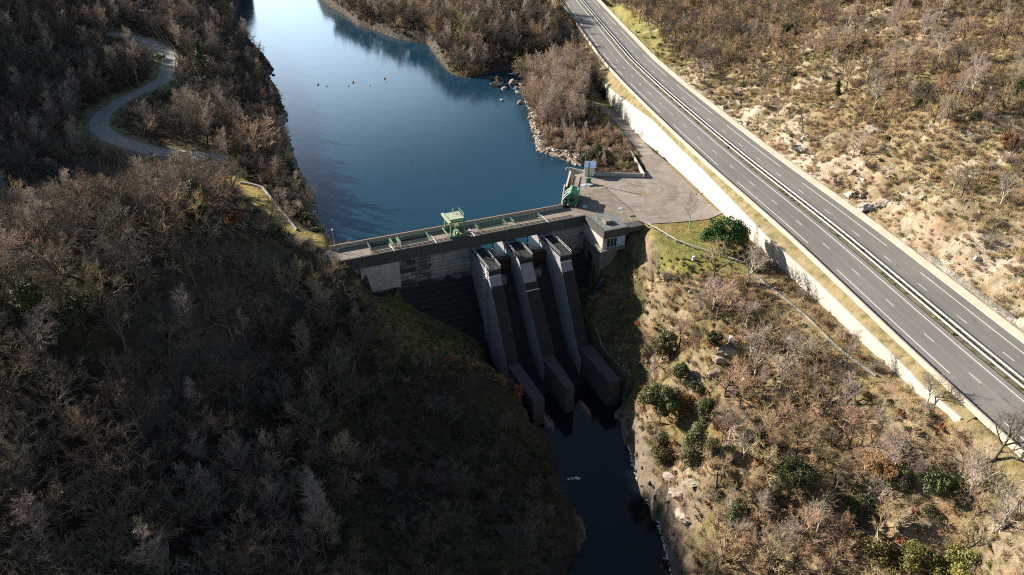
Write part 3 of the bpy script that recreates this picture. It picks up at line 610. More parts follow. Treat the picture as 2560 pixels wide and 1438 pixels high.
# retaining wall
mb = MB(); n = len(WB); vs = []
for i in range(n):
    x_, y_ = road_pt(np.array(wy[i]), np.array(wd[i]))
    g = float(np.interp(wy[i], _yy, _dx)); nn = np.array([1, -g]) / math.hypot(1, g)
    bb = WB[i].copy(); bb[2] -= 1.2; t = WT[i]; k = np.array([t[0] + nn[0] * .55, t[1] + nn[1] * .55, t[2]])
    vs += [tuple(bb), tuple(t), tuple(k), (k[0] + nn[0] * .2, k[1] + nn[1] * .2, bb[2])]
mb.add(vs, [(i * 4 + j, i * 4 + (j + 1) % 4, (i + 1) * 4 + (j + 1) % 4, (i + 1) * 4 + j) for i in range(n - 1) for j in range(4)] + [(0, 1, 2, 3), tuple(range(n * 4 - 4, n * 4))[::-1]])
tag(mb.build('retaining_wall', M['conc_rwall']), 'long pale battered retaining wall below the expressway', 'wall')
# guard rail: two beams on posts
gr = empty('guard_rail', (*road_pt(160, 6.8), ZR), 0, 'double white steel crash barrier on the median of the expressway', 'guard rail')
inv = Matrix.Translation(gr.location).inverted()
def child(o, root): o.parent = root; o.matrix_parent_inverse = Matrix.Translation(root.location).inverted(); return o
for d in (5.95, 7.45):
    mb = MB(); ribbon_mb(mb, 20, 560, [(d - .10, ZR + .42), (d - .02, ZR + .50), (d - .10, ZR + .58), (d - .02, ZR + .66), (d - .10, ZR + .76), (d + .08, ZR + .78), (d + .08, ZR + .40)], 4, True)
    child(mb.build('beam', M['rail_white']), gr)
for i, y in enumerate(np.arange(100, 500, 8.2)):
    for d in (5.9, 7.6):
        x_, y_ = road_pt(y, d); mb = MB(); mb.box(x_ - .07, x_ + .07, y_ - .06, y_ + .06, ZR, ZR + .62); child(mb.build('post', M['galv']), gr)
mb = MB()
for y in np.arange(40, 560, 2.0):
    x0, y0 = road_pt(y, 5.97); x1, y1 = road_pt(y, 7.35); mb.bar((x0, y0, ZR + .6), (x1, y1, ZR + .6), .06, 4)
child(mb.build('spacer_bars', M['galv']), gr)['kind'] = 'stuff'

# wire fence on the kerb at the right
fe = empty('wire_fence', (*road_pt(133, 18.9), 12.9), 0, 'wire mesh fence on thin posts behind the right kerb of the expressway', 'fence')
for i, y in enumerate(np.arange(112, 150, 2.6)):
    x_, y_ = road_pt(y, 18.75); mb = MB(); mb.bar((x_, y_, 12.6), (x_, y_, 14.5), .05, 6); child(mb.build('post', M['wood']), fe)
mb = MB()
for z in np.arange(13.1, 14.5, .16):
    for y in np.arange(112, 150, 2.6):
        x0, y0 = road_pt(y, 18.75); x1, y1 = road_pt(y + 2.6, 18.75); mb.bar((x0, y0, z), (x1, y1, z), .012, 3)
for y in np.arange(112, 152, .3):
    x0, y0 = road_pt(y, 18.75); mb.bar((x0, y0, 13.0), (x0, y0, 14.45), .01, 3)
child(mb.build('mesh', M['galv']), fe)

# ------------------------------------------------------------------ yard
sheet('yard', YARD, ZD, M['yard'], 'worn concrete yard between the dam and the retaining wall', 'yard')
sheet('yard_slab', [loc(80.95, -15.2, 0)[:2], loc(79.7, 2.8, 0)[:2], loc(78.3, 8.4, 0)[:2], loc(73.6, 8.4, 0)[:2], loc(73.5, .6, 0)[:2], loc(66.6, .4, 0)[:2], loc(64, -5.6, 0)[:2], loc(70.5, -15.5, 0)[:2]], ZD + .005, plain('yard_slab', (0.26, 0.215, 0.17), (0.15, 0.125, 0.10), 0.5, 0.95), 'older darker slab of the yard beside the control building', 'slab')
MOSS = plain('moss', (0.28, 0.20, 0.045), (0.17, 0.14, 0.06), 1.2, 0.95)
def band(name, pts, w, z, label):
    r = np.random.default_rng(3); L = np.array(pts, float); s_ = np.r_[0, np.cumsum(np.hypot(*np.diff(L[:, :2], axis=0).T))]; t = np.linspace(0, s_[-1], max(6, int(s_[-1] / .7)))
    Q = np.stack([np.interp(t, s_, L[:, i]) for i in range(2)], 1); T = np.gradient(Q, axis=0); T /= np.hypot(*T.T)[:, None]; Nn = np.c_[T[:, 1], -T[:, 0]]; n = len(Q)
    V = np.r_[np.c_[Q, np.full(n, z)], np.c_[Q + Nn * (w * r.uniform(.35, 1.25, (n, 1))), np.full(n, z)]]; i = np.arange(n - 1)
    tag(mesh_obj(name, np_mesh(name, V, np.c_[i, i + 1, n + i + 1, n + i]), MOSS), label, 'moss', kind='structure')
band('moss', [at(1598, 441, ZD)[:2], at(1545, 440, ZD)[:2], at(1505, 440, ZD)[:2]], -1.5, ZD + .006, 'yellow moss along the foot of the yard wall')
band('moss', [at(1668, 407, ZD)[:2], at(1700, 434, ZD)[:2], at(1762, 492, ZD)[:2], at(1800, 528, ZD)[:2]], .9, ZD + .006, 'yellow moss along the foot of the retaining wall')
sheet('yard_joint', [loc(81.0, -15.2, 0)[:2], loc(81.22, -15.2, 0)[:2], loc(79.95, 2.9, 0)[:2], loc(79.73, 2.9, 0)[:2]], ZD + .008, M['black'], 'dark joint line across the yard', 'joint')
def strip_line(name, line, w, z_off, m, label, cat, kind='structure', n=6):
    L = np.array(line); s = np.r_[0, np.cumsum(np.hypot(*np.diff(L[:, :2], axis=0).T))]; t = np.linspace(0, s[-1], max(8, int(s[-1] / 1.2)))
    Q = np.stack([np.interp(t, s, L[:, i]) for i in range(3)], 1)
    for _ in range(6): Q[1:-1, :2] = .25 * Q[:-2, :2] + .5 * Q[1:-1, :2] + .25 * Q[2:, :2]
    T = np.gradient(Q[:, :2], axis=0); T /= np.hypot(*T.T)[:, None]; Nn = np.c_[T[:, 1], -T[:, 0]]
    vs = []; 
    for i in range(len(Q)):
        for k in (-1, 0, 1):
            x_, y_ = Q[i, :2] + Nn[i] * k * w / 2; vs.append((x_, y_, max(Q[i, 2], float(ground(x_, y_))) + z_off))
    fs = [(i * 3 + j, i * 3 + j + 1, i * 3 + j + 4, i * 3 + j + 3) for i in range(len(Q) - 1) for j in range(2)]
    o = mesh_obj(name, np_mesh(name, vs, fs, True), m); tag(o, label, cat, kind=kind); return Q, Nn
strip_line('access_ramp', ramp_line, 4.6, .05, M['yard'], 'old tarmac ramp running down along the retaining wall', 'ramp')
m_lane = plain('lane_tarmac', (0.33, 0.32, 0.30), (0.23, 0.22, 0.205), 0.4, 0.95)
HQ, HN = strip_line('winding_lane', hairpin, 6.2, .06, m_lane, 'winding lane climbing through the left woods', 'lane')

# ------------------------------------------------------------------ dam
dam = empty('dam', loc(0, 0, 0), RZ, 'grey concrete gravity dam with two gate openings between three sloping piers', 'dam')
B = lambda: MB(True)
B().box(-5, 62.8, -6.9, -.62, 5.2, 6.0).box(62.8, 66.4, -6.0, -.62, 5.2, 5.997).build('deck', M['conc_deck'], dam)
B().box(-5, 66.2, -.6, 0, 2.9, 6.03).build('deck_beam', M['conc_dark'], dam)
mb = B()
u = -3.2
while u < 62.4:
    mb.box(u, min(u + 3.1, 62.6), -7.0, -6.72, 6.0, 7.1); u += 3.16
pp = mb.build('parapet', M['conc_parapet'], dam)
B().box(-3.3, 62.7, -7.1, -6.62, 7.1, 7.22).build('coping', plain('brown_coping', (0.30, 0.20, 0.13), (0.2, 0.13, 0.09), 2), pp)
prof = [(-6.6, -28), (-6.6, 5.19), (-.62, 5.19), (-.62, 2.9), (-.5, 2.9), (-.3, -4.2), (0.4, -4.6), (18, -28)]
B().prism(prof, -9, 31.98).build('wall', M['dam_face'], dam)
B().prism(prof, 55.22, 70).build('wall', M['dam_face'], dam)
B().box(2.5, 12.6, -.28, .18, -9, 2.88).build('end_block', M['conc_pale'], dam)
# stepped ledges on the dark slope
mb = B()
for i in range(18):
    z = -5.4 - i * 1.2; w0 = .4 + (-4.6 - z) * .752
    mb.box(13, 31.9, w0 - .8, w0 + .22, z - .12, z + .1); mb.box(55.3, 65.5, w0 - .8, w0 + .22, z - .12, z + .1)
mb.build('ledge', M['black'], dam)['kind'] = 'stuff'
spill = [(-6.6, -28), (-6.6, -5), (-1, -3.2), (2.5, -2.6), (5.5, -3.4), (9, -7.5), (14, -15), (20, -23), (27, -26), (34, -27), (34, -29)]
B().prism(spill, 35.28, 41.5).build('spillway', M['conc_black'], dam); B().prism(spill, 45.28, 51.9).build('spillway', M['conc_black'], dam)
for u0, u1, wf, s0, s1, nl in ((32.0, 35.2, 13.3, 26.3, 40.6, -18.8), (41.6, 45.2, 10.7, 27.0, 39.2, -18.8), (52.0, 55.2, 13.3, 26.4, 41.3, -18.8)):
    mb = B()
    mb.prism([(-6.7, -28), (-6.7, 5.18), (-.64, 5.18), (-.64, 2.5), (wf, 2.5), (wf + .05, 1.2), (s0, nl - 2), (s0, -28)], u0, u1)
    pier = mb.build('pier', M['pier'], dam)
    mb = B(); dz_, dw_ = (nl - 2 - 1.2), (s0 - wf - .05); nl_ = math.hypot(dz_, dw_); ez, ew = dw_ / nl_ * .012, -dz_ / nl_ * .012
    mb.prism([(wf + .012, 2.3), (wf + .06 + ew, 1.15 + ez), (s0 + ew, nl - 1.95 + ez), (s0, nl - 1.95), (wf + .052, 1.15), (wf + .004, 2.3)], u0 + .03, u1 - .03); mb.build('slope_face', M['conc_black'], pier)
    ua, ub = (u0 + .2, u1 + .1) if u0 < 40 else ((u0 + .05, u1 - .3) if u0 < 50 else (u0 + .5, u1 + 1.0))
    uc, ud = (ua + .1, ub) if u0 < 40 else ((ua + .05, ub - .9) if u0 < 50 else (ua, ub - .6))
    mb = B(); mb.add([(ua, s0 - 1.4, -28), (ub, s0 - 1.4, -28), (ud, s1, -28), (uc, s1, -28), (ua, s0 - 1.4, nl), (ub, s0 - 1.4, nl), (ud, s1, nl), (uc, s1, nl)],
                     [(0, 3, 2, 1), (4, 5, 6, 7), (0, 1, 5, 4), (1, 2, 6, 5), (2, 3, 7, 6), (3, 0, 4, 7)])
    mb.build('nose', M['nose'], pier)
    B().box(u0 - .12, u1 + .12, 1.2, wf + .25, 2.502, 2.72).build('platform', M['conc_black'], pier)
    mb = B()
    for a, b_, c, d in ((u0, 1.6, u0, wf + .1), (u0, wf + .1, u1, wf + .1), (u1, wf + .1, u1, 1.6)):
        for z in (3.25, 3.75): mb.bar((a, b_, z), (c, d, z), .045, 5)
        L = math.hypot(c - a, d - b_); kk = max(2, int(L / 1.5))
        for i in range(kk + 1):
            t = i / kk; mb.bar((a + (c - a) * t, b_ + (d - b_) * t, 2.72), (a + (c - a) * t, b_ + (d - b_) * t, 3.75), .04, 5)
    mb.build('handrail', M['galv'], pier)
    wz = .9 if u0 != 41.6 else -4.6; wb_ = wf + (1.2 - wz) / (1.2 - nl + 2) * (s0 - wf) + .12
    B().box(u0 - .15, u1 + .15, wb_ - .12, wb_ + .12, wz - .06, wz + .12).build('white_bar', M['white'], pier)
    if u0 < 40:                                              # caged ladder on the left pier
        mb = B()
        for du in (-.25, .25): mb.bar((u0 - .25, wf - 1.2 + du, -20), (u0 - .25, wf - 1.2 + du, 3.9), .04, 5)
        for i in range(60): mb.bar((u0 - .25, wf - 1.45, -20 + i * .4), (u0 - .25, wf - .95, -20 + i * .4), .025, 4)
        for i in range(12):
            z = -18 + i * 1.8; ring = [(u0 - .25 - .75 * math.sin(t), wf - 1.2 + .42 * math.cos(t), z) for t in np.linspace(0, math.pi, 7)]
            for p, q in zip(ring[:-1], ring[1:]): mb.bar(p, q, .03, 4)
        for t in (.8, 1.57, 2.35): mb.bar((u0 - .25 - .75 * math.sin(t), wf - 1.2 + .42 * math.cos(t), -18), (u0 - .25 - .75 * math.sin(t), wf - 1.2 + .42 * math.cos(t), 3.6), .025, 4)
        mb.build('ladder', M['galv'], pier)
for u0, u1 in ((35.25, 41.55), (45.25, 51.95)):
    mb = B(); mb.prism([(4.0, .25), (4.6, .25), (5.0, -.7), (5.1, -1.8), (4.9, -3.0), (4.3, -3.0)], u0, u1)
    g = mb.build('gate', M['rust'], dam)
    mb = B(); mb.bar((u0, 4.9, .15), (u1, 4.9, .15), .33, 12); mb.build('gate_tube', M['rust'], g)
    B().box((u0 + u1) / 2 - 1.6, (u0 + u1) / 2 + .9, 6.2, 7.6, -9.5, -3.6).build('sill_block', M['conc'], g)
    B().bar((u1 - 2.2, -2.5, -2), (u1 - 2.2, -2.5, 5.1), .16, 8).build('hoist_rod', M['black'], g)
mb = B()
for w_ in (-1.7, -1.05): mb.box(6, 63, w_ - .06, w_ + .06, 6.0, 6.09)
mb.build('crane_track', M['rail_rust'], dam)
for u_ in (11.6, 22.9, 33.4, 54.9): B().box(u_ - .13, u_ + .13, -5.6, .1, 6.0, 6.10).build('joint_cover', M['white'], dam)
for u0, u1, w0, w1 in ((6.3, 11.0, -5.3, -2.3), (14.2, 21.5, -5.3, -2.3), (35.6, 43.0, -4.7, -3.4), (45.8, 53.4, -4.5, -3.3)):
    B().box(u0, u1, w0, w1, 6.0, 6.03).build('hatch', M['black'], dam)
# green railings round the deck openings
def railing(u0, u1, w0, w1, label, m, h=1.1, sides='fblr', grp='green railings round the deck hatches'):
    r = empty('railing', loc((u0 + u1) / 2, (w0 + w1) / 2, 6), RZ, label, 'railing', grp)
    a, b_ = (u1 - u0) / 2, (w1 - w0) / 2; E = {'f': ((-a, b_), (a, b_)), 'b': ((-a, -b_), (a, -b_)), 'l': ((-a, -b_), (-a, b_)), 'r': ((a, -b_), (a, b_))}
    for s in sides:
        (x0, y0), (x1, y1) = E[s]; L = math.hypot(x1 - x0, y1 - y0); k = max(2, int(round(L / 1.15))); rm = B()
        for z in (h, h * .55): rm.bar((x0, y0, z), (x1, y1, z), .05, 5)
        rm.build('rail', m, r)
        for i in range(k + 1):
            t = i / k; x_, y_ = x0 + (x1 - x0) * t, y0 + (y1 - y0) * t; B().bar((x_, y_, 0), (x_, y_, h), .045, 5).build('post', m, r)
    return r
railing(6.1, 11.7, -5.5, -2.1, 'green railing round the hatch nearest the left end of the dam', M['green'])
railing(12.0, 13.6, -5.5, -2.0, 'narrow green railing between the two left deck hatches', M['green_lt'], 1.1, 'flr')
railing(14.0, 21.7, -5.5, -2.0, 'long green railing round the hatch left of the gantry crane', M['green_lt'])
railing(35.3, 43.3, -4.9, -2.2, 'pale green railing round the first hatch right of the gantry crane', M['green_lt'])
railing(45.6, 53.7, -4.7, -2.1, 'pale green railing round the hatch nearest the right end of the dam', M['green_lt'])
railing(43.6, 45.2, -1.2, .0, 'short green railing at the deck edge between the two right hatches', M['green_lt'], 1.0, 'flr')
# gantry crane
gc = empty('gantry_crane', loc(29.3, -3.6, 6), RZ, 'green gantry crane standing on the dam deck', 'crane')
Gm = M['green_lt']
def part(name, mb, m, p=gc): return mb.build(name, m, p)
for a, b_ in ((-2.0, 2.3), (1.7, 2.3), (-2.0, -2.3), (1.7, -2.3)):
    part('leg', B().box(a - .17, a + .17, b_ - .17, b_ + .17, .5, 4.7), Gm)
for b_ in (2.3, -2.3): part('bogie', B().box(-2.5, 2.2, b_ - .28, b_ + .28, .09, .55), M['green'])
part('platform', B().box(-2.3, 2.0, -2.7, 1.7, 4.7, 4.95), M['cream'])
tg = part('boom', B().box(-2.9, -2.2, -2.9, 3.6, 4.75, 5.15), M['cream'])
part('drum', B().bar((-1.6, -.3, 4.0), (1.4, -.3, 4.0), .62, 14), M['green'])
part('cross_beam', B().box(-2.2, 1.9, 2.1, 2.5, 4.3, 4.7), M['green'])
mb = B()
for z in (5.5, 6.0):
    mb.bar((.2, -2.6, z), (2.0, -2.6, z), .045, 5); mb.bar((2.0, -2.6, z), (2.0, 1.6, z), .045, 5); mb.bar((.2, -2.6, z), (.2, -1.6, z), .045, 5)
for p in ((.2, -2.6), (2.0, -2.6), (2.0, -1.2), (2.0, .3), (2.0, 1.6), (.2, -1.6)): mb.bar((p[0], p[1], 4.95), (p[0], p[1], 6.0), .045, 5)
part('handrail', mb, Gm)
mb = B()
for a in (2.35, 2.85): mb.bar((a, -1.6, 0.2), (a, -1.6, 5.4), .05, 5)
for i in range(14): mb.bar((2.35, -1.6, .4 + i * .36), (2.85, -1.6, .4 + i * .36), .03, 4)
part('ladder', mb, Gm)
part('hoist_motor', B().box(-.9, .3, .9, 2.0, .6, 1.6).bar((-.2, 2.0, 1.1), (-.2, 2.7, 1.1), .45, 12), Gm)
part('hook_block', B().bar((0, -.3, 3.4), (0, -.3, 1.9), .08, 6).box(-.3, .3, -.5, -.1, 1.5, 1.95), M['orange'])
part('counterweight', B().box(.4, 1.5, -2.0, -.8, .6, 1.7), M['green'])
mb = B()
for z in (.9, 1.3): mb.bar((-2.9, -2.4, z), (-2.9, 2.2, z), .045, 5)
for w_ in (-2.4, -.8, .8, 2.2): mb.bar((-2.9, w_, .1), (-2.9, w_, 1.3), .045, 5)
part('side_rail', mb, M['cream'])

# control building on the right abutment
cb = empty('control_building', loc(65.8, 0, 0), RZ, 'flat roofed concrete control building on the right abutment of the dam', 'building')
w_ = B().box(0, 7.0, -2.2, 11.1, .5, 4.0).build('wall', M['conc_pale'], cb)
B().box(-.02, 7.6, 10.9, 11.5, 4.0, 6.3).box(-.02, .5, 1.0, 10.9, 4.0, 6.3).build('fascia', M['conc_dark'], cb)
rf = B().box(.5, 7.6, .6, 10.9, 5.4, 6.12).build('roof', M['roof'], cb)
B().box(2.6, 4.7, 5.2, 7.6, 6.12, 7.0).build('roof_hatch', M['conc'], rf)
B().bar((2.2, 3.4, 6.12), (2.2, 3.4, 8.3), .05, 6).box(2.0, 2.4, 3.2, 3.6, 6.12, 6.3).build('aerial', M['galv'], rf)
B().box(7.6, 12.2, 8.6, 11.6, 4.6, 6.06).build('side_slab', M['conc_dark'], cb)
wi = B().box(1.2, 4.3, 11.1, 11.18, 1.2, 3.6).build('window', M['glass'], cb)
mb = B()
for a in (1.15, 2.2, 3.25, 4.25): mb.box(a, a + .1, 11.18, 11.24, 1.15, 3.65)
mb.box(1.15, 4.35, 11.18, 11.24, 1.05, 1.15).box(1.15, 4.35, 11.18, 11.24, 3.65, 3.75).build('frame', M['white'], wi)
dr = B().box(4.5, 6.9, 11.1, 11.2, .9, 3.75).build('door', M['bluewhite'], cb)
B().box(5.6, 6.2, 11.2, 11.28, 1.9, 2.0).build('handle', M['black'], dr)
bal = B().box(-1.0, 6.2, 11.1, 12.3, .45, .8).box(-1.0, 0, -2.2, 11.1, .45, .8).build('balcony', M['conc'], cb)
mb = B()
for z in (1.25, 1.7): mb.bar((-.95, 12.25, z), (6.1, 12.25, z), .05, 5); mb.bar((-.95, 12.25, z), (-.95, 9.0, z), .05, 5)
for i in range(7): mb.bar((-.95 + i * 1.17, 12.25, .8), (-.95 + i * 1.17, 12.25, 1.7), .045, 5)
mb.bar((-.95, 9, .8), (-.95, 9, 1.7), .045, 5); mb.build('balcony_rail', M['rail_white'], bal)
ab = B().box(0.3, 5.5, -2.2, 9.9, -18, .45).box(5.5, 12, 2, 9.6, -14, .0).build('abutment', M['conc'], cb)
B().box(.22, .3, 3.0, 5.4, -9, -3.5).build('opening', M['black'], ab)
mb = B()
for a in (1.0, 1.5): mb.bar((a, 10.1, -12), (a, 10.1, -4), .05, 5)
for i in range(20): mb.bar((1.0, 10.1, -11.8 + i * .4), (1.5, 10.1, -11.8 + i * .4), .03, 4)
mb.build('ladder', M['galv'], ab)
# stair railing on the shaded right bank and the hand rail beside the tailrace
def railline(name, pts, label, h=1.0, r=.05, m='galv', cat='railing'):
    rt = empty(name, tuple(pts[0]), 0, label, cat)
    for z in (h, h * .5):
        mb = MB()
        for p, q in zip(pts[:-1], pts[1:]): mb.bar((p[0], p[1], p[2] + z), (q[0], q[1], q[2] + z), r, 5)
        child(mb.build('rail', M[m], None), rt)
    for p, q in zip(pts[:-1], pts[1:]):
        k = max(1, int(np.linalg.norm(np.array(q) - p) / 2.0))
        for i in range(k): c = p + (np.array(q) - p) * i / k; child(MB().bar((c[0], c[1], c[2] - .3), (c[0], c[1], c[2] + h), r * .8, 5).build('post', M[m], None), rt)
    return rt
pts = [hit(*p) + np.array([0, 0, .1]) for p in ((1487, 828), (1498, 848), (1502, 870), (1520, 893), (1550, 925), (1578, 948))]
railline('handrail', pts, 'thin steel handrail stepping down beside the right pier to the river')
pts = [hit(*p) for p in ((1512, 700), (1494, 730), (1478, 765))]
st = empty('stairway', tuple(pts[0]), 0, 'steep steel stairway on the shaded slope under the control building', 'stairs')
mb = MB(); mb2 = MB()
for p, q in zip(pts[:-1], pts[1:]):
    for o_x in (-.5, .5): mb.bar((p[0] + o_x, p[1], p[2] + .9), (q[0] + o_x, q[1], q[2] + .9), .05, 5); mb.bar((p[0] + o_x, p[1], p[2] + .2), (q[0] + o_x, q[1], q[2] + .2), .08, 5)
    for i in range(16): c = p + (q - p) * i / 16; mb2.box(c[0] - .5, c[0] + .5, c[1] - .12, c[1] + .12, c[2] + .2, c[2] + .26)
child(mb.build('handrail', M['galv']), st); child(mb2.build('steps', M['conc']), st)

# ------------------------------------------------------------------ things on the quay
def wall_line(name, pts, th, zb, zt, m, label, cap=None):
    mb = MB(True); 
    for (a, b_) in zip(pts[:-1], pts[1:]):
        du, dw = b_[0] - a[0], b_[1] - a[1]; L = math.hypot(du, dw); nu, nw = -dw / L * th / 2, du / L * th / 2
        vs = [(a[0] + nu, a[1] + nw), (b_[0] + nu, b_[1] + nw), (b_[0] - nu, b_[1] - nw), (a[0] - nu, a[1] - nw)]
        za = a[2] if len(a) > 2 else 0; zb_ = b_[2] if len(b_) > 2 else 0
        zs = [za, zb_, zb_, za]
        mb.add([(v[0], v[1], zb) for v in vs] + [(v[0], v[1], zt + z) for v, z in zip(vs, zs)], [(0, 3, 2, 1), (4, 5, 6, 7), (0, 1, 5, 4), (1, 2, 6, 5), (2, 3, 7, 6), (3, 0, 4, 7)])
    o = mb.build(name, m); o.location = (O[0], O[1], 0); o.rotation_euler = (0, 0, RZ); tag(o, label, 'wall'); return o
wall_line('quay_wall', [(62.3, -6.95), (69.6, -19.9)], .35, -3, 7.15, M['conc_kerb'], 'thin concrete wall along the water beside the green trash rake')
wall_line('quay_wall', [(69.9, -19.3), (76.9, -30.2)], .5, -3, 6.5, plain('pinkish_white_concrete', (0.62, 0.55, 0.48), (0.48, 0.42, 0.36), 2), 'pale pinkish wall beside the water, between rake and lake end')
wall_line('quay_wall', [(77.1, -31.9), (80.1, -27.6)], .35, 0, 7.1, M['conc_parapet'], 'grey wall closing the quay end left of the white shed')
wall_line('boundary_wall', [(82.6, -24.6), (96.0, -17.9)], .3, 2, 7.2, M['conc_parapet'], 'grey low wall at the back of the yard, right of the white shed')
wall_line('boundary_wall', [(96.2, -17.7), (109.3, -52.5, -1.6)], .3, 0, 7.2, M['conc_parapet'], 'ivied low wall along the ramp ending at the green gate')
mb = MB(True); mb.box(0, 2.0, 0, 13.5, -3, .02); o = mb.build('trench', M['black']); o.location = loc(70.8, -19, 5.6); o.rotation_euler = (0, 0, RZ - math.radians(-147)); 
bpy.data.objects.remove(o)
tr = empty('rake_track', loc(72.8, -19.5, ZD), RZ, 'two rusty rails running along the quay behind the green rake', 'track')
du_ = np.array([7.1, -11.0]) / math.hypot(7.1, 11.0); nu_ = np.array([-du_[1], du_[0]])
for off in (0.6, 2.6):
    mb = B(); p0 = du_ * -9 + nu_ * (off - 1.5); p1 = du_ * 8 + nu_ * (off - 1.5); mb.bar((p0[0], p0[1], .12), (p1[0], p1[1], .12), .1, 4); mb.build('rail', M['rail_rust'], tr)
mb = B(); 
vs = [du_ * -2 + nu_ * -1.2, du_ * 8.5 + nu_ * -1.2, du_ * 8.5 + nu_ * -.2, du_ * -2 + nu_ * -.2]
mb.prismz([tuple(v) for v in vs], .0, .03); mb.build('debris_channel', plain('leafy_debris', (0.22, 0.16, 0.1), (0.05, 0.04, 0.03), 2.5), tr)
# trash rake
rk = empty('trash_rake', loc(67.2, -9.3, ZD), RZ + math.radians(-57) * -1, 'dark green trash raking machine on the quay beside the lake', 'machine')
rk.rotation_euler = (0, 0, math.atan2(U[1] * du_[0] + W[1] * du_[1], U[0] * du_[0] + W[0] * du_[1]))
A_ = lambda: MB()
A_().prism([(-1.5, .3), (1.5, .3), (1.5, 3.4), (.6, 4.2), (-1.5, 3.4)], -3.0, 2.6).build('body', M['green'], rk)
A_().box(-3.2, 3.4, -1.7, -1.3, .06, .5).box(-3.2, 3.4, 1.3, 1.7, .06, .5).build('chassis', M['black'], rk)
A_().bar((-3.06, .1, 2.0), (-2.98, .1, 2.0), .75, 16).build('drum_opening', M['black'], rk)
A_().box(.6, 2.5, -1.2, -.1, 3.4, 3.62).build('window', M['bluewhite'], rk)
A_().box(2.7, 4.6, -.9, 1.4, .4, 2.7).box(3.3, 4.3, .2, 1.5, 2.7, 3.4).build('hoist_housing', M['green_lt'], rk)
A_().box(4.8, 5.8, -.5, 1.3, .3, 1.9).build('motor_box', M['green_lt'], rk)
mb = A_()
for x_ in (-2.2, .2, 2.4): mb.bar((x_, 1.5, 3.2), (x_ - .3, 2.7, 2.0), .1, 6); mb.bar((x_ - .3, 2.7, 2.0), (x_, 1.9, .9), .08, 6)
mb.build('rake_arm', M['galv'], rk)
A_().bar((-3.4, 1.2, .4), (-3.4, 1.2, .8), .25, 10).bar((-3.4, -1.0, .4), (-3.4, -1.0, .8), .25, 10).build('buffer', M['galv'], rk)
o = B().box(-.7, .7, -.35, .35, 0, .55).build('steel_box', M['bluewhite']); o.location = loc(68.6, -4.9, ZD); o.rotation_euler = (0, 0, RZ); tag(o, 'small blue grey box on the yard beside the green rake', 'box')
# white shed
sh = empty('shed', loc(80.9, -25.2, ZD), 0.0, 'small white shed with a blue grey sloping roof at the back of the yard', 'shed')
sw = MB().prism([(-.2, 0), (2.6, 0), (2.6, 3.5), (-.2, 2.9)], -1.45, 1.45).build('wall', M['white'], sh)
MB().prism([(-.55, 2.88), (3.1, 3.66), (3.1, 3.78), (-.55, 3.0)], -1.7, 1.9).build('roof', M['roofblue'], sh)
MB().box(-.5, .4, -.24, -.2, .05, 2.1).build('door', M['galv'], sh)
sh.rotation_euler = (0, 0, math.radians(-8))
# green mast on its concrete base
ms = empty('mast', loc(77.8, -18.9, ZD), RZ, 'tall pale green steel mast on a concrete base before the white shed', 'mast')
B().box(-.9, .9, -1.2, 1.2, 0, .35).build('base', M['conc'], ms)
B().box(-.75, .75, -.2, .9, .35, .42).build('cover_plate', M['bluewhite'], ms)
B().box(-.8, .8, -1.3, -.9, .35, 1.5).box(-1.1, 1.1, -1.35, -.85, 1.5, 1.65).build('bracket', M['green'], ms)
B().bar((0, -1.1, .35), (0, -1.1, 7.0), .24, 4).build('pole', M['green_lt'], ms)
o = B().box(-.6, .6, -.7, .7, 0, .14).build('hatch_cover', M['bluewhite']); o.location = loc(75.9, -19.4, ZD); o.rotation_euler = (0, 0, RZ); tag(o, 'flat pale hatch cover in the yard left of the green mast', 'hatch')
# thin mast behind the shed
an = empty('lamp_post', loc(80.2, -27.0, ZD), 0, 'thin grey pole rising behind the white shed at the water', 'pole')
MB().bar((0, 0, 0), (0, 0, 9.5), .06, 6).build('pole', M['galv'], an); MB().box(-.12, .12, -.1, .1, 6.0, 8.2).build('cabinet', M['wood'], an)
o = B().box(-1.3, 0, -.1, .1, 0, .14).bar((-1.0, 0, -.15), (-1.0, 0, -.6), .2, 8).build('floodlight', M['galv']); o.location = loc(77.0, -31.9, 7.1); o.rotation_euler = (0, 0, RZ + math.radians(20)); tag(o, 'small lamp arm reaching over the water from the quay wall end', 'lamp')
# lamp post on the dam's left end
lp = empty('lamp_post', loc(-2.0, -7.6, 5.6), 0, 'slender lamp post at the left end of the dam parapet', 'lamp post')
MB().bar((0, 0, 0), (0, 0, 5.6), .09, 8, .06).build('pole', M['galv'], lp); MB().bar((0, 0, 5.5), (0, 0, 5.8), .28, 10, .18).build('lamp', M['white'], lp)
# lids in the yard
for i, (px_, py_, s, lb) in enumerate(((1551, 521, .7, 'flat pale square lid lying in the yard near the dam'), (1555, 531, .35, 'small round white lid on the yard'), (1582, 541, .8, 'dark slot cover in the yard near the grass'))):
    p = at(px_, py_, ZD); o = MB().box(-s, s, -s * .55, s * .55, 0, .07).build('cover_lid', (M['bluewhite'], M['white'], M['black'])[i], None); o.location = p; o.rotation_euler = (0, 0, .3); tag(o, lb, 'lid')
# gate on the ramp
gt = empty('gate', at(1558, 345, 5.0), math.radians(-70), 'dark green mesh gate beside the ramp at the end of the ivied wall', 'gate')
for x_ in (-3.2, 0, 3.2): MB().bar((x_, 0, -.5), (x_, 0, 1.9), .07, 6).build('post', M['green'], gt)
mb = MB()
for x_ in np.arange(-3.1, 3.2, .22): mb.bar((x_, 0, .1), (x_, 0, 1.7), .02, 4)
mb.bar((-3.2, 0, 1.7), (3.2, 0, 1.7), .05, 5); mb.bar((-3.2, 0, .1), (3.2, 0, .1), .05, 5); mb.build('panel', M['green'], gt)
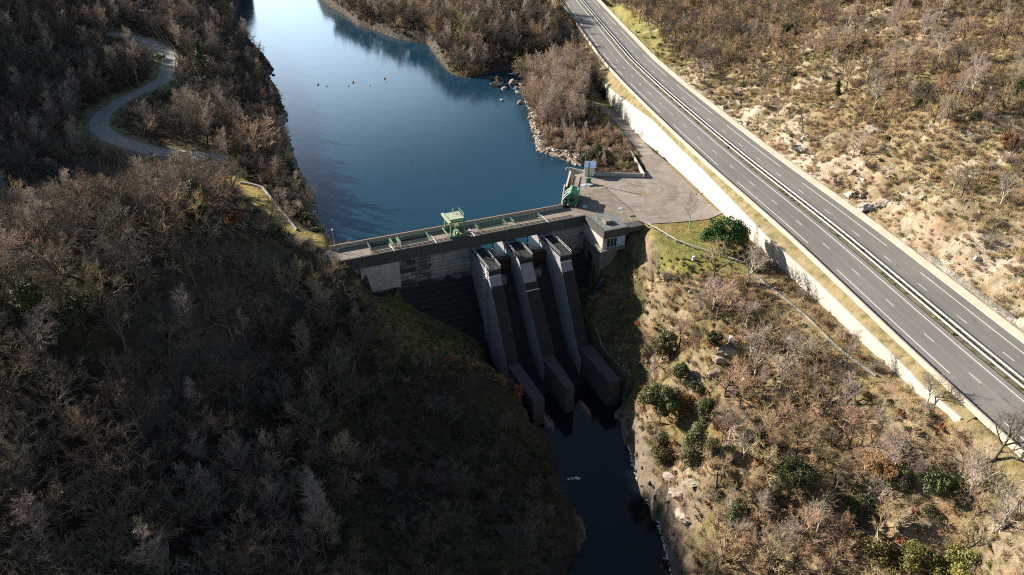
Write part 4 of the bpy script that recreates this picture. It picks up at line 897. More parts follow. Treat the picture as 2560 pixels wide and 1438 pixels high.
# boundary stones
def stone(name, p, w, h, label, m='white'):
    o = MB().prism([(-w, 0), (w, 0), (w * .8, h), (-w * .75, h * .95)], -w * .8, w * .8).build(name, M[m], None, .04); o.location = p; tag(o, label, 'stone'); return o
stone('marker_post', hit(1733, 652), .4, 1.2, 'small white box standing in the grass above the shaded slope')
stone('marker_stone', hit(1826, 858), .5, 1.6, 'white painted stone standing on top of the rocky outcrop')
# white crash rail along the lower path
kp = [at(*p) for p in ((1620, 565, 6), (1645, 578, 6), (1690, 605, 5.8), (1735, 621, 5.7), (1780, 635, 5.6), (1820, 648, 5.6), (1860, 662, 5.6))]
kr = empty('crash_rail', tuple(kp[0]), 0, 'pale tubular crash rail along the grass right of the dam', 'guard rail')
mb = MB()
for p, q in zip(kp[:-1], kp[1:]): mb.bar((p[0], p[1], p[2] + .65), (q[0], q[1], q[2] + .65), .17, 8)
child(mb.build('beam', M['rail_white']), kr)
for p, q in zip(kp[:-1], kp[1:]):
    for t in (0, .5): c = p + (q - p) * t; mb = MB(); mb.box(c[0] - .1, c[0] + .1, c[1] - .1, c[1] + .1, c[2] - .4, c[2] + .6); child(mb.build('post', M['galv']), kr)
def kerb_line(name, line, w, h, label, m):
    L = np.array(line); vs = []
    T = np.gradient(L[:, :2], axis=0); T /= np.hypot(*T.T)[:, None]; Nn = np.c_[T[:, 1], -T[:, 0]]
    for i in range(len(L)):
        for k, z in ((-1, -.6), (-1, h), (1, h), (1, -.6)): x_, y_ = L[i, :2] + Nn[i] * k * w / 2; vs.append((x_, y_, max(L[i, 2], float(ground(*L[i, :2]))) + z))
    mb = MB(); n = len(L); mb.add(vs, [(i * 4 + j, i * 4 + (j + 1) % 4, (i + 1) * 4 + (j + 1) % 4, (i + 1) * 4 + j) for i in range(n - 1) for j in range(4)] + [(0, 1, 2, 3), tuple(range(n * 4 - 4, n * 4))[::-1]])
    return tag(mb.build(name, m), label, 'kerb')
def dens(line, step=2.0):
    L = np.array(line); s = np.r_[0, np.cumsum(np.hypot(*np.diff(L[:, :2], axis=0).T))]; t = np.linspace(0, s[-1], max(3, int(s[-1] / step)))
    return np.stack([np.interp(t, s, L[:, i]) for i in range(3)], 1)
kerb_line('stone_kerb', dens([at(*p) for p in ((1892, 690, 5.9), (1960, 745, 6.1), (2010, 785, 6.3), (2075, 850, 6.9), (2120, 890, 7.3), (2190, 940, 7.9))]), .3, .25, 'pale kerb line running down the wooded slope under the retaining wall', M['conc'])
kerb_line('path_wall', dens([at(*p) for p in ((742, 577, 6.3), (720, 550, 6.4), (695, 520, 6.5), (672, 490, 6.7), (655, 470, 6.8), (625, 462, 6.9), (600, 458, 7))]), .45, .55, 'white low wall curving along the grassy path left of the lake', M['rail_white'])
# wooden rail round the bend of the winding lane
LQ = [at(*p) for p in ((404, 101, 20.2), (425, 106, 19.4), (436, 120, 18.8), (440, 140, 18), (439, 165, 17.2), (434, 190, 16.4))]
railline('lane_fence', [np.array([p[0], p[1], float(ground(p[0], p[1])) + .1]) for p in LQ], 'pale wooden rail round the outer bend of the winding lane', 1.0, .12, 'wood', 'fence')
# overhead line
def pylon(p, h, label):
    r = empty('power_pole', tuple(p), 0, label, 'power pole', 'wooden power poles'); MB().bar((0, 0, -.5), (0, 0, h), .16, 8, .11).build('pole', M['wood'], r)
    MB().box(-1.6, 1.6, -.08, .08, h - .25, h - .1).build('crossarm', M['galv'], r)
    for x_ in (-1.5, 0, 1.5): MB().bar((x_, 0, h - .1), (x_, 0, h + .3), .09, 8).build('insulator', M['white'], r)
    return [np.array([p[0] + x_, p[1], p[2] + h + .3]) for x_ in (-1.5, 0, 1.5)]
pA = hit(375, 93); tA = pylon(pA, 11.5, 'power pole behind the upper stretch of the winding lane')
pB = hit(505, 262); tB = pylon(pB, 9.5, 'power pole standing among trees beside the lake lane')
pl = empty('power_line', tuple((pA + pB) / 2 + np.array([0, 0, 10])), 0, 'three thin wires strung between the two wooden power poles', 'wires')
for a, b_ in zip(tA, tB):
    mb = MB(); q = None
    for i in range(17):
        t = i / 16; c = a + (b_ - a) * t; c = c - np.array([0, 0, 4 * t * (1 - t) * 1.6])
        if q is not None: mb.bar(tuple(q), tuple(c), .016, 4)
        q = c
    child(mb.build('wire', M['cable']), pl)
# buoys
for i, (px_, py_, big) in enumerate(((795, 212, 1), (817, 216, 0), (871, 215, 0), (883, 206, 1), (925, 214, 0), (962, 197, 1), (965, 205, 0))):
    p = at(px_, py_, 0); r = .48 if big else .3
    bm = bmesh.new(); bmesh.ops.create_icosphere(bm, subdivisions=2, radius=r); bmesh.ops.scale(bm, vec=(1, 1, 1.15), verts=bm.verts)
    me = bpy.data.meshes.new('buoy'); bm.to_mesh(me); bm.free()
    o = mesh_obj('buoy', me, M['orange'] if big else M['white']); o.location = (p[0], p[1], r * .45)
    side = ('left', 'middle', 'right')[(0, 0, 1, 1, 2, 2, 2)[i]]
    lb = ('leftmost large orange buoy', 'small dark float just right of the leftmost buoy', 'small white float near the middle orange buoy', 'middle one of three large orange buoys', 'small white float between the two right orange buoys', 'rightmost large orange buoy', 'small white float just below the rightmost buoy')[i]
    tag(o, lb + ' on the lake', 'buoy', 'buoys in a row across the lake')
    if i == 1: o.data.materials[0] = M['black']
# low stone sign at the far road and small culvert with green rails
p = at(1606, 82, 12.9); cu = empty('culvert', tuple(p), 0.1, 'low stone culvert head with pale rails beside the far expressway', 'culvert')
MB().box(-3, 3, -.4, .4, -.6, .6).build('wall', M['conc_dark'], cu)
for x_ in (-3.2, 3.2): MB().bar((x_, 0, 0), (x_, 0, 1.4), .12, 6).box(x_ - .4, x_ + .4, -.05, .05, .9, 1.3).build('post', M['green_lt'], cu)
# ------------------------------------------------------------------ vegetation prototypes
def tubes(segs, sides):
    """segs: list of (P,Q,r0,r1) arrays -> verts, quads"""
    P = np.concatenate([s[0] for s in segs]); Q = np.concatenate([s[1] for s in segs]); r0 = np.concatenate([s[2] for s in segs]); r1 = np.concatenate([s[3] for s in segs])
    D = Q - P; D /= np.linalg.norm(D, axis=1)[:, None] + 1e-9
    ref = np.where(np.abs(D[:, 2:3]) < .9, np.array([[0, 0, 1.0]]), np.array([[1.0, 0, 0]]))
    A = np.cross(D, ref); A /= np.linalg.norm(A, axis=1)[:, None]; Bv = np.cross(D, A)
    t = np.arange(sides) * 2 * np.pi / sides
    ring = A[:, None] * np.cos(t)[None, :, None] + Bv[:, None] * np.sin(t)[None, :, None]
    V = np.concatenate([P[:, None] + ring * r0[:, None, None], Q[:, None] + ring * r1[:, None, None]], 1).reshape(-1, 3)
    b = (np.arange(len(P)) * 2 * sides)[:, None]; j = np.arange(sides)[None]; k = (j + 1) % sides
    Fq = np.stack([b + j, b + k, b + sides + k, b + sides + j], -1).reshape(-1, 4)
    return V, Fq
def grow(r, roots, levels):
    """roots: P,D,L,R ; levels: dicts (k segs, jit, up, n children, a angle range, l length ratio, t0, rr radius ratio, end taper)"""
    P, D, L, R = roots; out = []
    for li, lv in enumerate(levels):
        k = lv['k']; n = len(P); nodes = [P]; dirs = [D]; rad = [R]; segs = []
        p = P; d = D
        for i in range(k):
            d = d + r.normal(0, lv['jit'], (n, 3)) + np.array([0, 0, lv['up']]); d = d / np.linalg.norm(d, axis=1)[:, None]
            q = p + d * (L / k)[:, None]; ra = R * (1 - (1 - lv['end']) * i / k); rb_ = R * (1 - (1 - lv['end']) * (i + 1) / k)
            segs.append((p, q, ra, rb_)); p = q; nodes.append(p); dirs.append(d); rad.append(rb_)
        out.append(segs)
        if li == len(levels) - 1: break
        nx = levels[li + 1]; c = nx['n']; NO = np.stack(nodes, 1); DI = np.stack(dirs, 1); RA = np.stack(rad, 1)
        par = np.repeat(np.arange(n), c); t = np.tile((np.arange(c) + .5) / c, n) + r.uniform(-.5, .5, n * c) / c; t = nx['t0'] + (1 - nx['t0']) * np.clip(t, 0, 1)
        s = np.minimum((t * k).astype(int), k - 1); f = (t * k - s)[:, None]
        P = NO[par, s] * (1 - f) + NO[par, s + 1] * f; base = DI[par, np.minimum(s + 1, k)]
        rnd = r.normal(0, 1, (len(P), 3)); perp = rnd - base * (rnd * base).sum(1)[:, None]; perp /= np.linalg.norm(perp, axis=1)[:, None] + 1e-9
        ang = r.uniform(*nx['a'], len(P))[:, None]; D = base * np.cos(ang) + perp * np.sin(ang)
        L = L[par] * nx['l'] * (1.15 - nx.get('lt', .45) * t) * r.uniform(.75, 1.2, len(P)); R = np.maximum(RA[par, s] * nx['rr'], nx.get('rmin', .012))
    return out
def tree_meshes(name, seed, H, kind='oak'):
    r = np.random.default_rng(seed); z = np.zeros((1, 3))
    if kind == 'oak':
        lv = [dict(k=5, jit=.09, up=.05, end=.35), dict(n=8, k=4, jit=.17, up=.13, a=(.5, 1.1), l=.8, t0=.3, rr=.68, end=.38), dict(n=6, k=3, jit=.2, up=.06, a=(.5, 1.0), l=.52, t0=.25, rr=.55, end=.4),
              dict(n=5, k=2, jit=.2, up=.06, a=(.4, .9), l=.5, t0=.15, rr=.55, end=.5, rmin=.024), dict(n=5, k=1, jit=.1, up=.06, a=(.35, .85), l=.6, t0=.1, rr=.55, end=.6, rmin=.013)]
        trunk_l, rad, L = 2, .025 * H, .62 * H
    elif kind == 'slim':      # birch, alder: straight stem, ascending fine branches
        lv = [dict(k=7, jit=.03, up=.04, end=.15), dict(n=20, k=3, jit=.1, up=.12, a=(.5, .85), l=.34, t0=.28, rr=.5, end=.35, lt=.75), dict(n=7, k=2, jit=.15, up=.06, a=(.4, .8), l=.5, t0=.15, rr=.55, end=.4, rmin=.018),
              dict(n=8, k=1, jit=.15, up=.03, a=(.35, .8), l=.6, t0=.1, rr=.55, end=.6, rmin=.012)]
        trunk_l, rad, L = 1, .011 * H, .96 * H
    elif kind == 'poplar':
        lv = [dict(k=6, jit=.03, up=.05, end=.2), dict(n=26, k=4, jit=.05, up=.22, a=(.35, .55), l=.5, t0=.12, rr=.5, end=.3, lt=.7), dict(n=7, k=2, jit=.1, up=.2, a=(.3, .6), l=.35, t0=.15, rr=.55, end=.4, rmin=.018),
              dict(n=6, k=1, jit=.1, up=.15, a=(.3, .6), l=.6, t0=.1, rr=.55, end=.6, rmin=.012)]
        trunk_l, rad, L = 1, .014 * H, .9 * H
    elif kind == 'bush':
        n = 16; a = r.uniform(0, 2 * np.pi, n); tl = r.uniform(.1, .95, n)
        D = np.c_[np.cos(a) * np.sin(tl), np.sin(a) * np.sin(tl), np.cos(tl)]
        roots = (np.c_[np.cos(a) * .12 * H, np.sin(a) * .12 * H, np.zeros(n) - .1], D, np.full(n, .85 * H) * r.uniform(.6, 1.1, n), np.full(n, .018 * H))
        lv = [dict(k=3, jit=.12, up=.05, end=.4), dict(n=7, k=2, jit=.2, up=.05, a=(.4, .9), l=.5, t0=.2, rr=.6, end=.4, rmin=.012), dict(n=8, k=1, jit=.2, up=.03, a=(.4, .9), l=.55, t0=.1, rr=.6, end=.6, rmin=.009), ]
        segs = grow(r, roots, lv); V, Fq = tubes([s for l in segs for s in l], 3)
        return np_mesh(name, V, Fq)
    roots = (z + np.array([[0, 0, -.4]]), np.array([[r.normal(0, .06), r.normal(0, .06), 1.0]]), np.array([L + .4]), np.array([rad]))
    segs = grow(r, roots, lv)
    Vt, Ft = tubes([s for l in segs[:trunk_l] for s in l], 6); Vc, Fc = tubes([s for l in segs[trunk_l:] for s in l], 3)
    return np_mesh(name + '_trunk', Vt, Ft), np_mesh(name + '_crown', Vc, Fc)
def leaf_mesh(name, seed, lobes, per, size, flat=0.0):
    """lobes: (x,y,z,rx,ry,rz); leaf clumps spread over each lobe"""
    r = np.random.default_rng(seed); Vs = []
    for x, y, z, rx, ry, rz in lobes:
        n = int(per * (rx * ry * rz) ** (2 / 3.)) + 12; d = r.normal(0, 1, (n, 3)); d /= np.linalg.norm(d, axis=1)[:, None]
        c = np.array([x, y, z]) + d * np.array([rx, ry, rz]) * r.uniform(.55, 1.08, (n, 1)); nn = d * .8 + r.normal(0, .55, (n, 3)); nn[:, 2] += flat; nn /= np.linalg.norm(nn, axis=1)[:, None]
        a = np.cross(nn, r.normal(0, 1, (n, 3))); a /= np.linalg.norm(a, axis=1)[:, None]; b_ = np.cross(nn, a); s = size * r.uniform(.6, 1.3, (n, 1))
        # a bent leaf: two quads folded on the mid rib
        Vs.append(np.stack([c - a * s, c - b_ * s * .6 - nn * s * .25, c + a * s, c + b_ * s * .6 - nn * s * .25], 1).reshape(-1, 3))
    V = np.concatenate(Vs); n = len(V) // 4; b = np.arange(n)[:, None] * 4
    return np_mesh(name, V, np.concatenate([np.c_[b, b + 1, b + 2], np.c_[b, b + 2, b + 3]]))
def lobes_for(seed, H, Wd, kind):
    r = np.random.default_rng(seed); L = []
    if kind == 'round':
        for q in range(6):
            a = r.uniform(0, 6.3); o = r.uniform(.08, .30) * Wd; cz = H * r.uniform(.38, .78); cw = r.uniform(.18, .30) * Wd
            for i in range(9):
                d = r.normal(0, 1, 3); d /= np.linalg.norm(d); s = r.uniform(.10, .19) * Wd
                L.append((math.cos(a) * o + d[0] * cw, math.sin(a) * o + d[1] * cw, cz + d[2] * cw * .85, s, s, s * .8))
    elif kind == 'column':
        for i in range(46):
            t = r.random(); a = r.uniform(0, 6.3); w = Wd * .5 * (math.sin(math.pi * (.12 + .85 * t)) ** .7) * r.uniform(.6, 1.25); s = r.uniform(.11, .24) * Wd
            L.append((math.cos(a) * w * .55, math.sin(a) * w * .55, H * (.08 + .86 * t), s, s, s * 1.15))
    elif kind == 'umbrella':
        for i in range(44):
            a = r.uniform(0, 6.3); q = math.sqrt(r.random()); s = r.uniform(.09, .15) * Wd
            L.append((math.cos(a) * q * Wd * .45, math.sin(a) * q * Wd * .45, H * (.96 - .34 * q * q - .26 * r.random()) - .3, s, s, s * .85))
    elif kind == 'fir':
        for i in range(90):
            t = r.random() ** .75; a = r.uniform(0, 6.3); w = Wd * .5 * (1 - t) + .2; q = r.uniform(.35, 1.0); s = .35 + .10 * Wd * (1 - t)
            L.append((math.cos(a) * w * q, math.sin(a) * w * q, H * (.05 + .93 * t) - .25 * w * q, s * 1.2, s * 1.2, s * .55))
    elif kind == 'low':
        for i in range(26):
            a = r.uniform(0, 6.3); q = math.sqrt(r.random()) * (1.0 + .35 * math.sin(2 * a + seed)); s = r.uniform(.07, .2) * Wd
            L.append((math.cos(a) * q * Wd * .42, math.sin(a) * q * Wd * .42, H * (.25 + .5 * r.random() * max(.2, 1 - q * q)), s, s, min(s, H * .35)))
    return L
def rock_mesh(name, seed, flat=.7):
    r = np.random.default_rng(seed); bm = bmesh.new(); bmesh.ops.create_icosphere(bm, subdivisions=3, radius=1.0)
    pl = [(Vector(r.normal(0, 1, 3)).normalized(), r.uniform(.3, .85)) for _ in range(14)]
    for v in bm.verts:
        c = v.co.copy()
        for n_, d_ in pl:
            k = c.dot(n_)
            if k > d_: c -= n_ * (k - d_) * .92
        q = v.co * 3.1 + Vector((seed * 1.7, 0, 0)); w_ = math.sin(q.x * 1.9 + 2.1 * math.sin(q.y * 1.3)) * math.cos(q.z * 2.3 + q.y) + .5 * math.sin(q.x * 4.7 + q.z * 3.9) * math.sin(q.y * 5.1)
        c *= 1 + .13 * w_
        v.co = Vector((c.x * 1.2, c.y * .85, c.z * flat))
    me = bpy.data.meshes.new(name); bm.to_mesh(me); bm.free(); return me

T = {}
def proto_tree(key, kind, seeds, H, bark, twig):
    T[key] = []
    for s in seeds:
        a, b_ = tree_meshes(key, s, H, kind); a.materials.append(bark); b_.materials.append(twig); T[key].append((a, b_, H))
proto_tree('oak', 'oak', (11, 12, 13, 14, 15, 16, 17), 10.0, M['bark'], M['twig'])
proto_tree('oak_red', 'oak', (21, 22), 10.0, M['bark'], M['twig_red'])
proto_tree('oak_tan', 'oak', (24, 25, 26), 10.0, M['bark'], M['twig_tan'])
proto_tree('slim', 'slim', (31, 32, 33, 34), 10.0, M['bark'], M['twig_pale'])
proto_tree('birch', 'slim', (41, 42, 43), 10.0, M['bark_pale'], M['twig_pale'])
proto_tree('pale', 'oak', (51, 52), 10.0, M['bark_pale'], M['twig_pale'])
proto_tree('poplar', 'poplar', (61,), 14.0, M['bark'], M['twig'])
BUSH = []
for s, m_ in ((71, 'twig'), (72, 'twig_tan'), (73, 'twig_red'), (74, 'twig_pale')):
    me = tree_meshes('bush', s, 2.0, 'bush'); me.materials.append(M[m_]); BUSH.append(me)
GBUSH = []
for s, m_ in ((81, 'leaf_olive'), (82, 'leaf_ivy'), (83, 'leaf_dark'), (84, 'leaf_yellow'), (85, 'leaf_orange')):
    me = leaf_mesh('green_bush', s, lobes_for(s, 1.8, 3.0, 'low'), 130, .13); me.materials.append(M[m_]); GBUSH.append(me)
ROCK = []
for s in range(6):
    me = rock_mesh('boulder', 90 + s); me.materials.append(M['rock'] if s % 3 else M['rock_white']); ROCK.append(me)

def place_tree(key, i, p, H, rz, name, label, cat='tree', group=None, tilt=0.0):
    """a tree thing: an Empty at its foot carrying trunk and crown"""
    a, b_, H0 = T[key][i % len(T[key])]; s = H / H0
    r = empty(name, (p[0], p[1], p[2]), rz, label, cat, group); r.scale = (s, s, s); r.rotation_euler = (tilt * math.cos(rz * 3), tilt * math.sin(rz * 3), rz)
    mesh_obj('trunk', a, None, r); mesh_obj('crown', b_, None, r); return r
def leafy_tree(px, py, H, Wd, kind, leaf, seed, name, label, cat='tree', size=.15, per=230, base=None, stem=.35, group=None):
    p = hit(px, py) if base is None else base
    r = empty(name, (p[0], p[1], p[2]), 0, label, cat, group)
    L = lobes_for(seed, H, Wd, kind); me = leaf_mesh('crown', seed, L, per, size); me.materials.append(M[leaf]); mesh_obj('crown', me, None, r)
    q = np.random.default_rng(seed); pts = [l[:3] for l in L]; mb = MB(); mb.bar((0, 0, -.5), (0, 0, H * .5), stem * .5, 8, stem * .28)
    for l in pts[::2]: mb.bar((0, 0, H * q.uniform(.25, .5)), l, stem * .16, 5, .03)
    mb.build('trunk', M['bark'], r); return r

# ------------------------------------------------------------------ trees that stand out
leafy_tree(1808, 637, 10.4, 11.5, 'umbrella', 'leaf_pine', 5, 'pine_tree', 'dark green umbrella pine on the lawn before the retaining wall', size=.20, per=150, stem=.6)
leafy_tree(520, 235, 21, 13, 'fir', 'leaf_pine', 6, 'conifer_tree', 'tall dark green conifer between the winding lane and the lake', size=.28, per=55, stem=.5)
leafy_tree(512, 590, 12, 6.0, 'column', 'leaf_dark', 7, 'evergreen_tree', 'dark evergreen column standing among bare trees on the left knoll')
leafy_tree(1655, 900, 8.5, 5.2, 'round', 'leaf_olive', 8, 'evergreen_tree', 'yellow green rounded evergreen at the edge of the shaded gorge', size=.2)
leafy_tree(1648, 1065, 11, 9.0, 'round', 'leaf_olive', 9, 'evergreen_tree', 'largest greyish green holm oak leaning over the gorge', size=.22)
leafy_tree(1648, 1165, 9, 5.0, 'column', 'leaf_olive', 10, 'evergreen_tree', 'slim grey green evergreen right above the river cliff')
leafy_tree(1728, 1160, 10, 6.0, 'column', 'leaf_olive', 11, 'evergreen_tree', 'tall olive green evergreen right of the slim one on the cliff')
leafy_tree(1760, 1070, 8, 4.5, 'column', 'leaf_dark', 12, 'evergreen_tree', 'darker narrow evergreen behind the olive green one on the right bank')
leafy_tree(1975, 1255, 10.5, 8.5, 'round', 'leaf_dark', 13, 'evergreen_tree', 'dark green bushy evergreen standing alone on the lower right slope', per=190)
leafy_tree(1782, 868, 4, 4.0, 'round', 'leaf_dark', 14, 'evergreen_tree', 'small dark evergreen beside the rocky outcrop with the white stone')
leafy_tree(1738, 975, 4.5, 4.5, 'low', 'leaf_ivy', 15, 'evergreen_shrub', 'bright green shrub below the rocky outcrop on the right bank', 'shrub', .16, 120)
leafy_tree(1700, 960, 6, 4.0, 'round', 'leaf_dark', 16, 'evergreen_tree', 'small olive evergreen right of the yellow green rounded one')
leafy_tree(1960, 95, 6.5, 5.5, 'round', 'leaf_dark', 17, 'evergreen_tree', 'dark evergreen high on the rocky right hillside near the road bend', per=190)
leafy_tree(2305, 245, 5.5, 5.0, 'round', 'leaf_dark', 18, 'evergreen_tree', 'small dark green tree in the middle of the right hillside', per=190)
leafy_tree(2555, 265, 7, 5.0, 'round', 'leaf_dark', 19, 'evergreen_tree', 'dark green tree at the right edge of the hillside', per=190)
leafy_tree(1500, 400, 6.0, 8.5, 'low', 'leaf_dark', 20, 'ivy_thicket', 'dark green ivy thicket on the wooded point beside the ramp', 'thicket', .2, 90)
leafy_tree(1460, 405, 5.0, 6.0, 'low', 'leaf_ivy', 21, 'ivy_thicket', 'paler ivy thicket left of the dark one on the wooded point', 'thicket', .2, 70)
leafy_tree(1507, 245, 5.0, 5.0, 'round', 'leaf_dark', 22, 'evergreen_tree', 'dark evergreen beside the far end of the retaining wall', per=190)
leafy_tree(100, 790, 8, 6, 'round', 'leaf_ivy', 23, 'ivy_tree', 'pale ivy covered tree on the left knoll slope, at the left edge', per=190)
leafy_tree(215, 830, 7.5, 6.5, 'round', 'leaf_dark', 24, 'ivy_tree', 'dark ivy covered tree right of the pale ivy tree on the knoll', per=190)
leafy_tree(1830, 1330, 7, 3.6, 'column', 'leaf_ivy', 25, 'ivy_tree', 'ivy clad stump on the right bank above the river', size=.15, per=110)
leafy_tree(2245, 1235, 7, 4.6, 'low', 'leaf_ivy', 26, 'ivy_tree', 'green ivy clad tree left of the pale bare ones at lower right', size=.18, per=190)
leafy_tree(2340, 1240, 7.5, 6.0, 'low', 'leaf_ivy', 27, 'ivy_tree', 'wide ivy clad tree at lower right behind the ruin', size=.18, per=190)
leafy_tree(2160, 1290, 4.5, 6.5, 'low', 'leaf_ivy', 28, 'ivy_thicket', 'light green ivy mass left of the small ruined wall', 'thicket', .17, 110)
leafy_tree(2190, 1400, 5.5, 8, 'low', 'leaf_yellow', 29, 'ivy_thicket', 'yellow green ivy mound below the ruined wall', 'thicket', .17, 120)
leafy_tree(2290, 1410, 4.5, 8, 'low', 'leaf_yellow', 30, 'ivy_thicket', 'yellow leafy mound at the bottom right of the slope', 'thicket', .17, 120)
leafy_tree(2400, 1420, 4.0, 7, 'low', 'leaf_yellow', 31, 'ivy_thicket', 'orange yellow bush at the very bottom right', 'thicket', .17, 120)
leafy_tree(2190, 1215, 6.5, 6, 'round', 'leaf_orange', 32, 'beech_tree', 'rust leaved tree among bare ones at lower right', size=.15, per=190)
leafy_tree(1700, 1030, 5.5, 6, 'round', 'leaf_orange', 33, 'beech_tree', 'rust leaved tree above the gorge on the right bank', size=.15, per=190)
leafy_tree(2512, 375, 4.5, 4.5, 'round', 'leaf_orange', 34, 'beech_tree', 'rust leaved tree near the right edge of the hillside', size=.16, per=190)
leafy_tree(2105, 125, 4, 5, 'low', 'leaf_orange', 35, 'beech_tree', 'low rust leaved tree high on the right hillside', size=.16, per=190)
leafy_tree(340, 480, 6.5, 5.5, 'round', 'leaf_orange', 36, 'beech_tree', 'rust leaved tree on the crest of the left knoll', size=.16, per=190)
leafy_tree(200, 600, 6, 5, 'round', 'leaf_orange', 37, 'beech_tree', 'rust leaved tree on the left side of the knoll', size=.16, per=190)
leafy_tree(590, 560, 3.5, 5, 'low', 'leaf_orange', 38, 'beech_tree', 'low rust leaved shrub near the grassy path', size=.15, per=190)
leafy_tree(1120, 905, 2.6, 3.5, 'low', 'leaf_orange', 39, 'beech_shrub', 'left rust leaved shrub on the rocky spur below the dam', 'shrub', .14, 90)
leafy_tree(1175, 925, 2.4, 3.2, 'low', 'leaf_orange', 40, 'beech_shrub', 'right rust leaved shrub on the crest of the rocky spur', 'shrub', .14, 90)
leafy_tree(1250, 960, 3.0, 3.6, 'low', 'leaf_orange', 41, 'beech_shrub', 'sunlit orange shrub left of the left pier foot', 'shrub', .14, 90)
leafy_tree(1295, 985, 3.2, 3.6, 'low', 'leaf_orange', 42, 'beech_shrub', 'brightest orange shrub touching the left pier foot', 'shrub', .14, 90)
leafy_tree(1247, 212, 4.2, 4.6, 'low', 'leaf_yellow', 43, 'shrub', 'round green shrub on the rock islet in the lake', 'shrub', .16, 90, base=at(1247, 208, .8))
leafy_tree(2090, 240, 5, 2.2, 'column', 'leaf_dark', 44, 'ivy_tree', 'ivy wrapped trunk in the middle left of the right hillside', size=.16, per=190)
leafy_tree(388, 425, 5.5, 2.0, 'column', 'leaf_yellow', 45, 'ivy_tree', 'yellow green ivy wrapped stem on the knoll crest', size=.16, per=190)
leafy_tree(590, 400, 8, 2.4, 'column', 'leaf_yellow', 46, 'ivy_tree', 'yellow ivy wrapped stem near the left lake shore', size=.18, per=190)
leafy_tree(630, 380, 9, 3.2, 'column', 'leaf_ivy', 47, 'ivy_tree', 'green ivy wrapped stem right of the yellow one near the shore', size=.18, per=190)
leafy_tree(545, 265, 2.6, 4.0, 'low', 'leaf_yellow', 48, 'shrub', 'pale yellow shrub beside the dark meadow of the hairpin', 'shrub', .18, 70)
leafy_tree(400, 150, 3.5, 5.0, 'low', 'leaf_ivy', 49, 'shrub', 'green shrub inside the upper bend of the winding lane', 'shrub', .18, 60)
leafy_tree(450, 95, 7, 3.0, 'column', 'leaf_ivy', 50, 'ivy_tree', 'green ivy wrapped tree behind the upper lane bend', size=.2, per=190)
special = [  # key, variant, px, py, height, name, label
    ('birch', 0, 345, 205, 12, 'birch_tree', 'white stemmed birch beside the hairpin of the winding lane'),
    ('slim', 1, 622, 118, 14, 'bare_tree', 'tall thin bare tree standing alone on the left lake shore'),
    ('birch', 1, 1722, 578, 11.5, 'birch_tree', 'small pale birch on the edge of the yard beside the pine'),
    ('poplar', 0, 495, 375, 17, 'poplar_tree', 'upright bare poplar beside the lower bend of the winding lane'),
    ('oak_tan', 0, 655, 420, 17, 'bare_tree', 'broad round crowned bare tree on the left lake shore'),
    ('poplar', 0, 705, 470, 12, 'poplar_tree', 'narrow bare poplar on the shore above the grassy path'),
    ('pale', 0, 868, 650, 6.5, 'bare_tree', 'pale leafless tree in front of the left end of the dam'),
    ('pale', 1, 905, 690, 4.5, 'bare_tree', 'small pale sapling beside the left end block of the dam'),
    ('oak', 2, 1888, 682, 8.0, 'bare_tree', 'dark spreading bare tree beside the retaining wall below the pine'),
    ('oak', 3, 1752, 775, 6.5, 'bare_tree', 'gnarled bare tree on the leaf strewn slope below the white box'),
    ('slim', 0, 1735, 810, 7.5, 'bare_tree', 'slender bare tree left on the leaf strewn slope below the lawn'),
    ('pale', 1, 2185, 275, 9.5, 'bare_tree', 'pale many stemmed bare tree in the middle of the right hillside'),
    ('pale', 0, 2115, 80, 10, 'bare_tree', 'pale spreading bare tree high on the right hillside'),
    ('birch', 2, 2345, 60, 12, 'birch_tree', 'white stemmed birch at the top of the right hillside'),
    ('birch', 0, 2500, 115, 12, 'birch_tree', 'leaning white birch near the top right corner'),
    ('birch', 1, 2390, 265, 10, 'birch_tree', 'pale birch in the right part of the hillside below the top'),
    ('birch', 1, 1178, 172, 11, 'birch_tree', 'left pale stemmed birch on the shaded shore of the far point'),
    ('birch', 2, 1212, 178, 12, 'birch_tree', 'right pale stemmed birch on the shaded shore of the far point'),
    ('birch', 0, 2085, 1235, 8, 'birch_tree', 'pale birch low on the right bank near the dark evergreen'),
    ('pale', 0, 2420, 1250, 10, 'bare_tree', 'widely spreading pale bare tree at lower right under the road'),
    ('pale', 1, 2500, 1330, 10, 'bare_tree', 'pale bare tree at the right edge below the road'),
    ('oak', 4, 2075, 1020, 10, 'bare_tree', 'dark stemmed bare tree in the middle of the right bank wood'),
    ('oak', 5, 2480, 1160, 12, 'bare_tree', 'large bare tree casting shade across the expressway at right'),
]
for k, (key, i, px_, py_, H, nm, lb) in enumerate(special): place_tree(key, i, hit(px_, py_), H, k * 1.3, nm, lb)

# ------------------------------------------------------------------ the woods, tree by tree
def jgrid(x0, x1, y0, y1, s, seed):
    r = np.random.default_rng(seed); a, b_ = np.meshgrid(np.arange(x0, x1, s), np.arange(y0, y1, s)); n = a.size
    return a.ravel() + r.uniform(-.5, .5, n) * s * 1.1, b_.ravel() + r.uniform(-.5, .5, n) * s * 1.1
def facts(x, y):
    P = np.c_[x, y]; z = ground(x, y); px, py, dep = pj(x, y, z); d, _ = road_d(x, y); u, w = to_uw(x, y)
    return dict(P=P, x=x, y=y, z=z, px=px, py=py, dep=dep, d=d, u=u, w=w, L=sdist(P, LAKE), R=sdist(P, RIVER), Y=sdist(P, YARD), path=line_z(P, leftpath)[0], hair=line_z(P, hairpin)[0], ramp=line_z(P, ramp_line)[0], kerb=line_z(P, lowkerb)[0])
def inpoly(f, poly): return inside(np.c_[f['px'], f['py']], np.array(poly, float))
inframe = lambda f, m=140: (f['px'] > -m) & (f['px'] < 2560 + m) & (f['py'] > -90) & (f['py'] < 1438 + 2.2 * m)
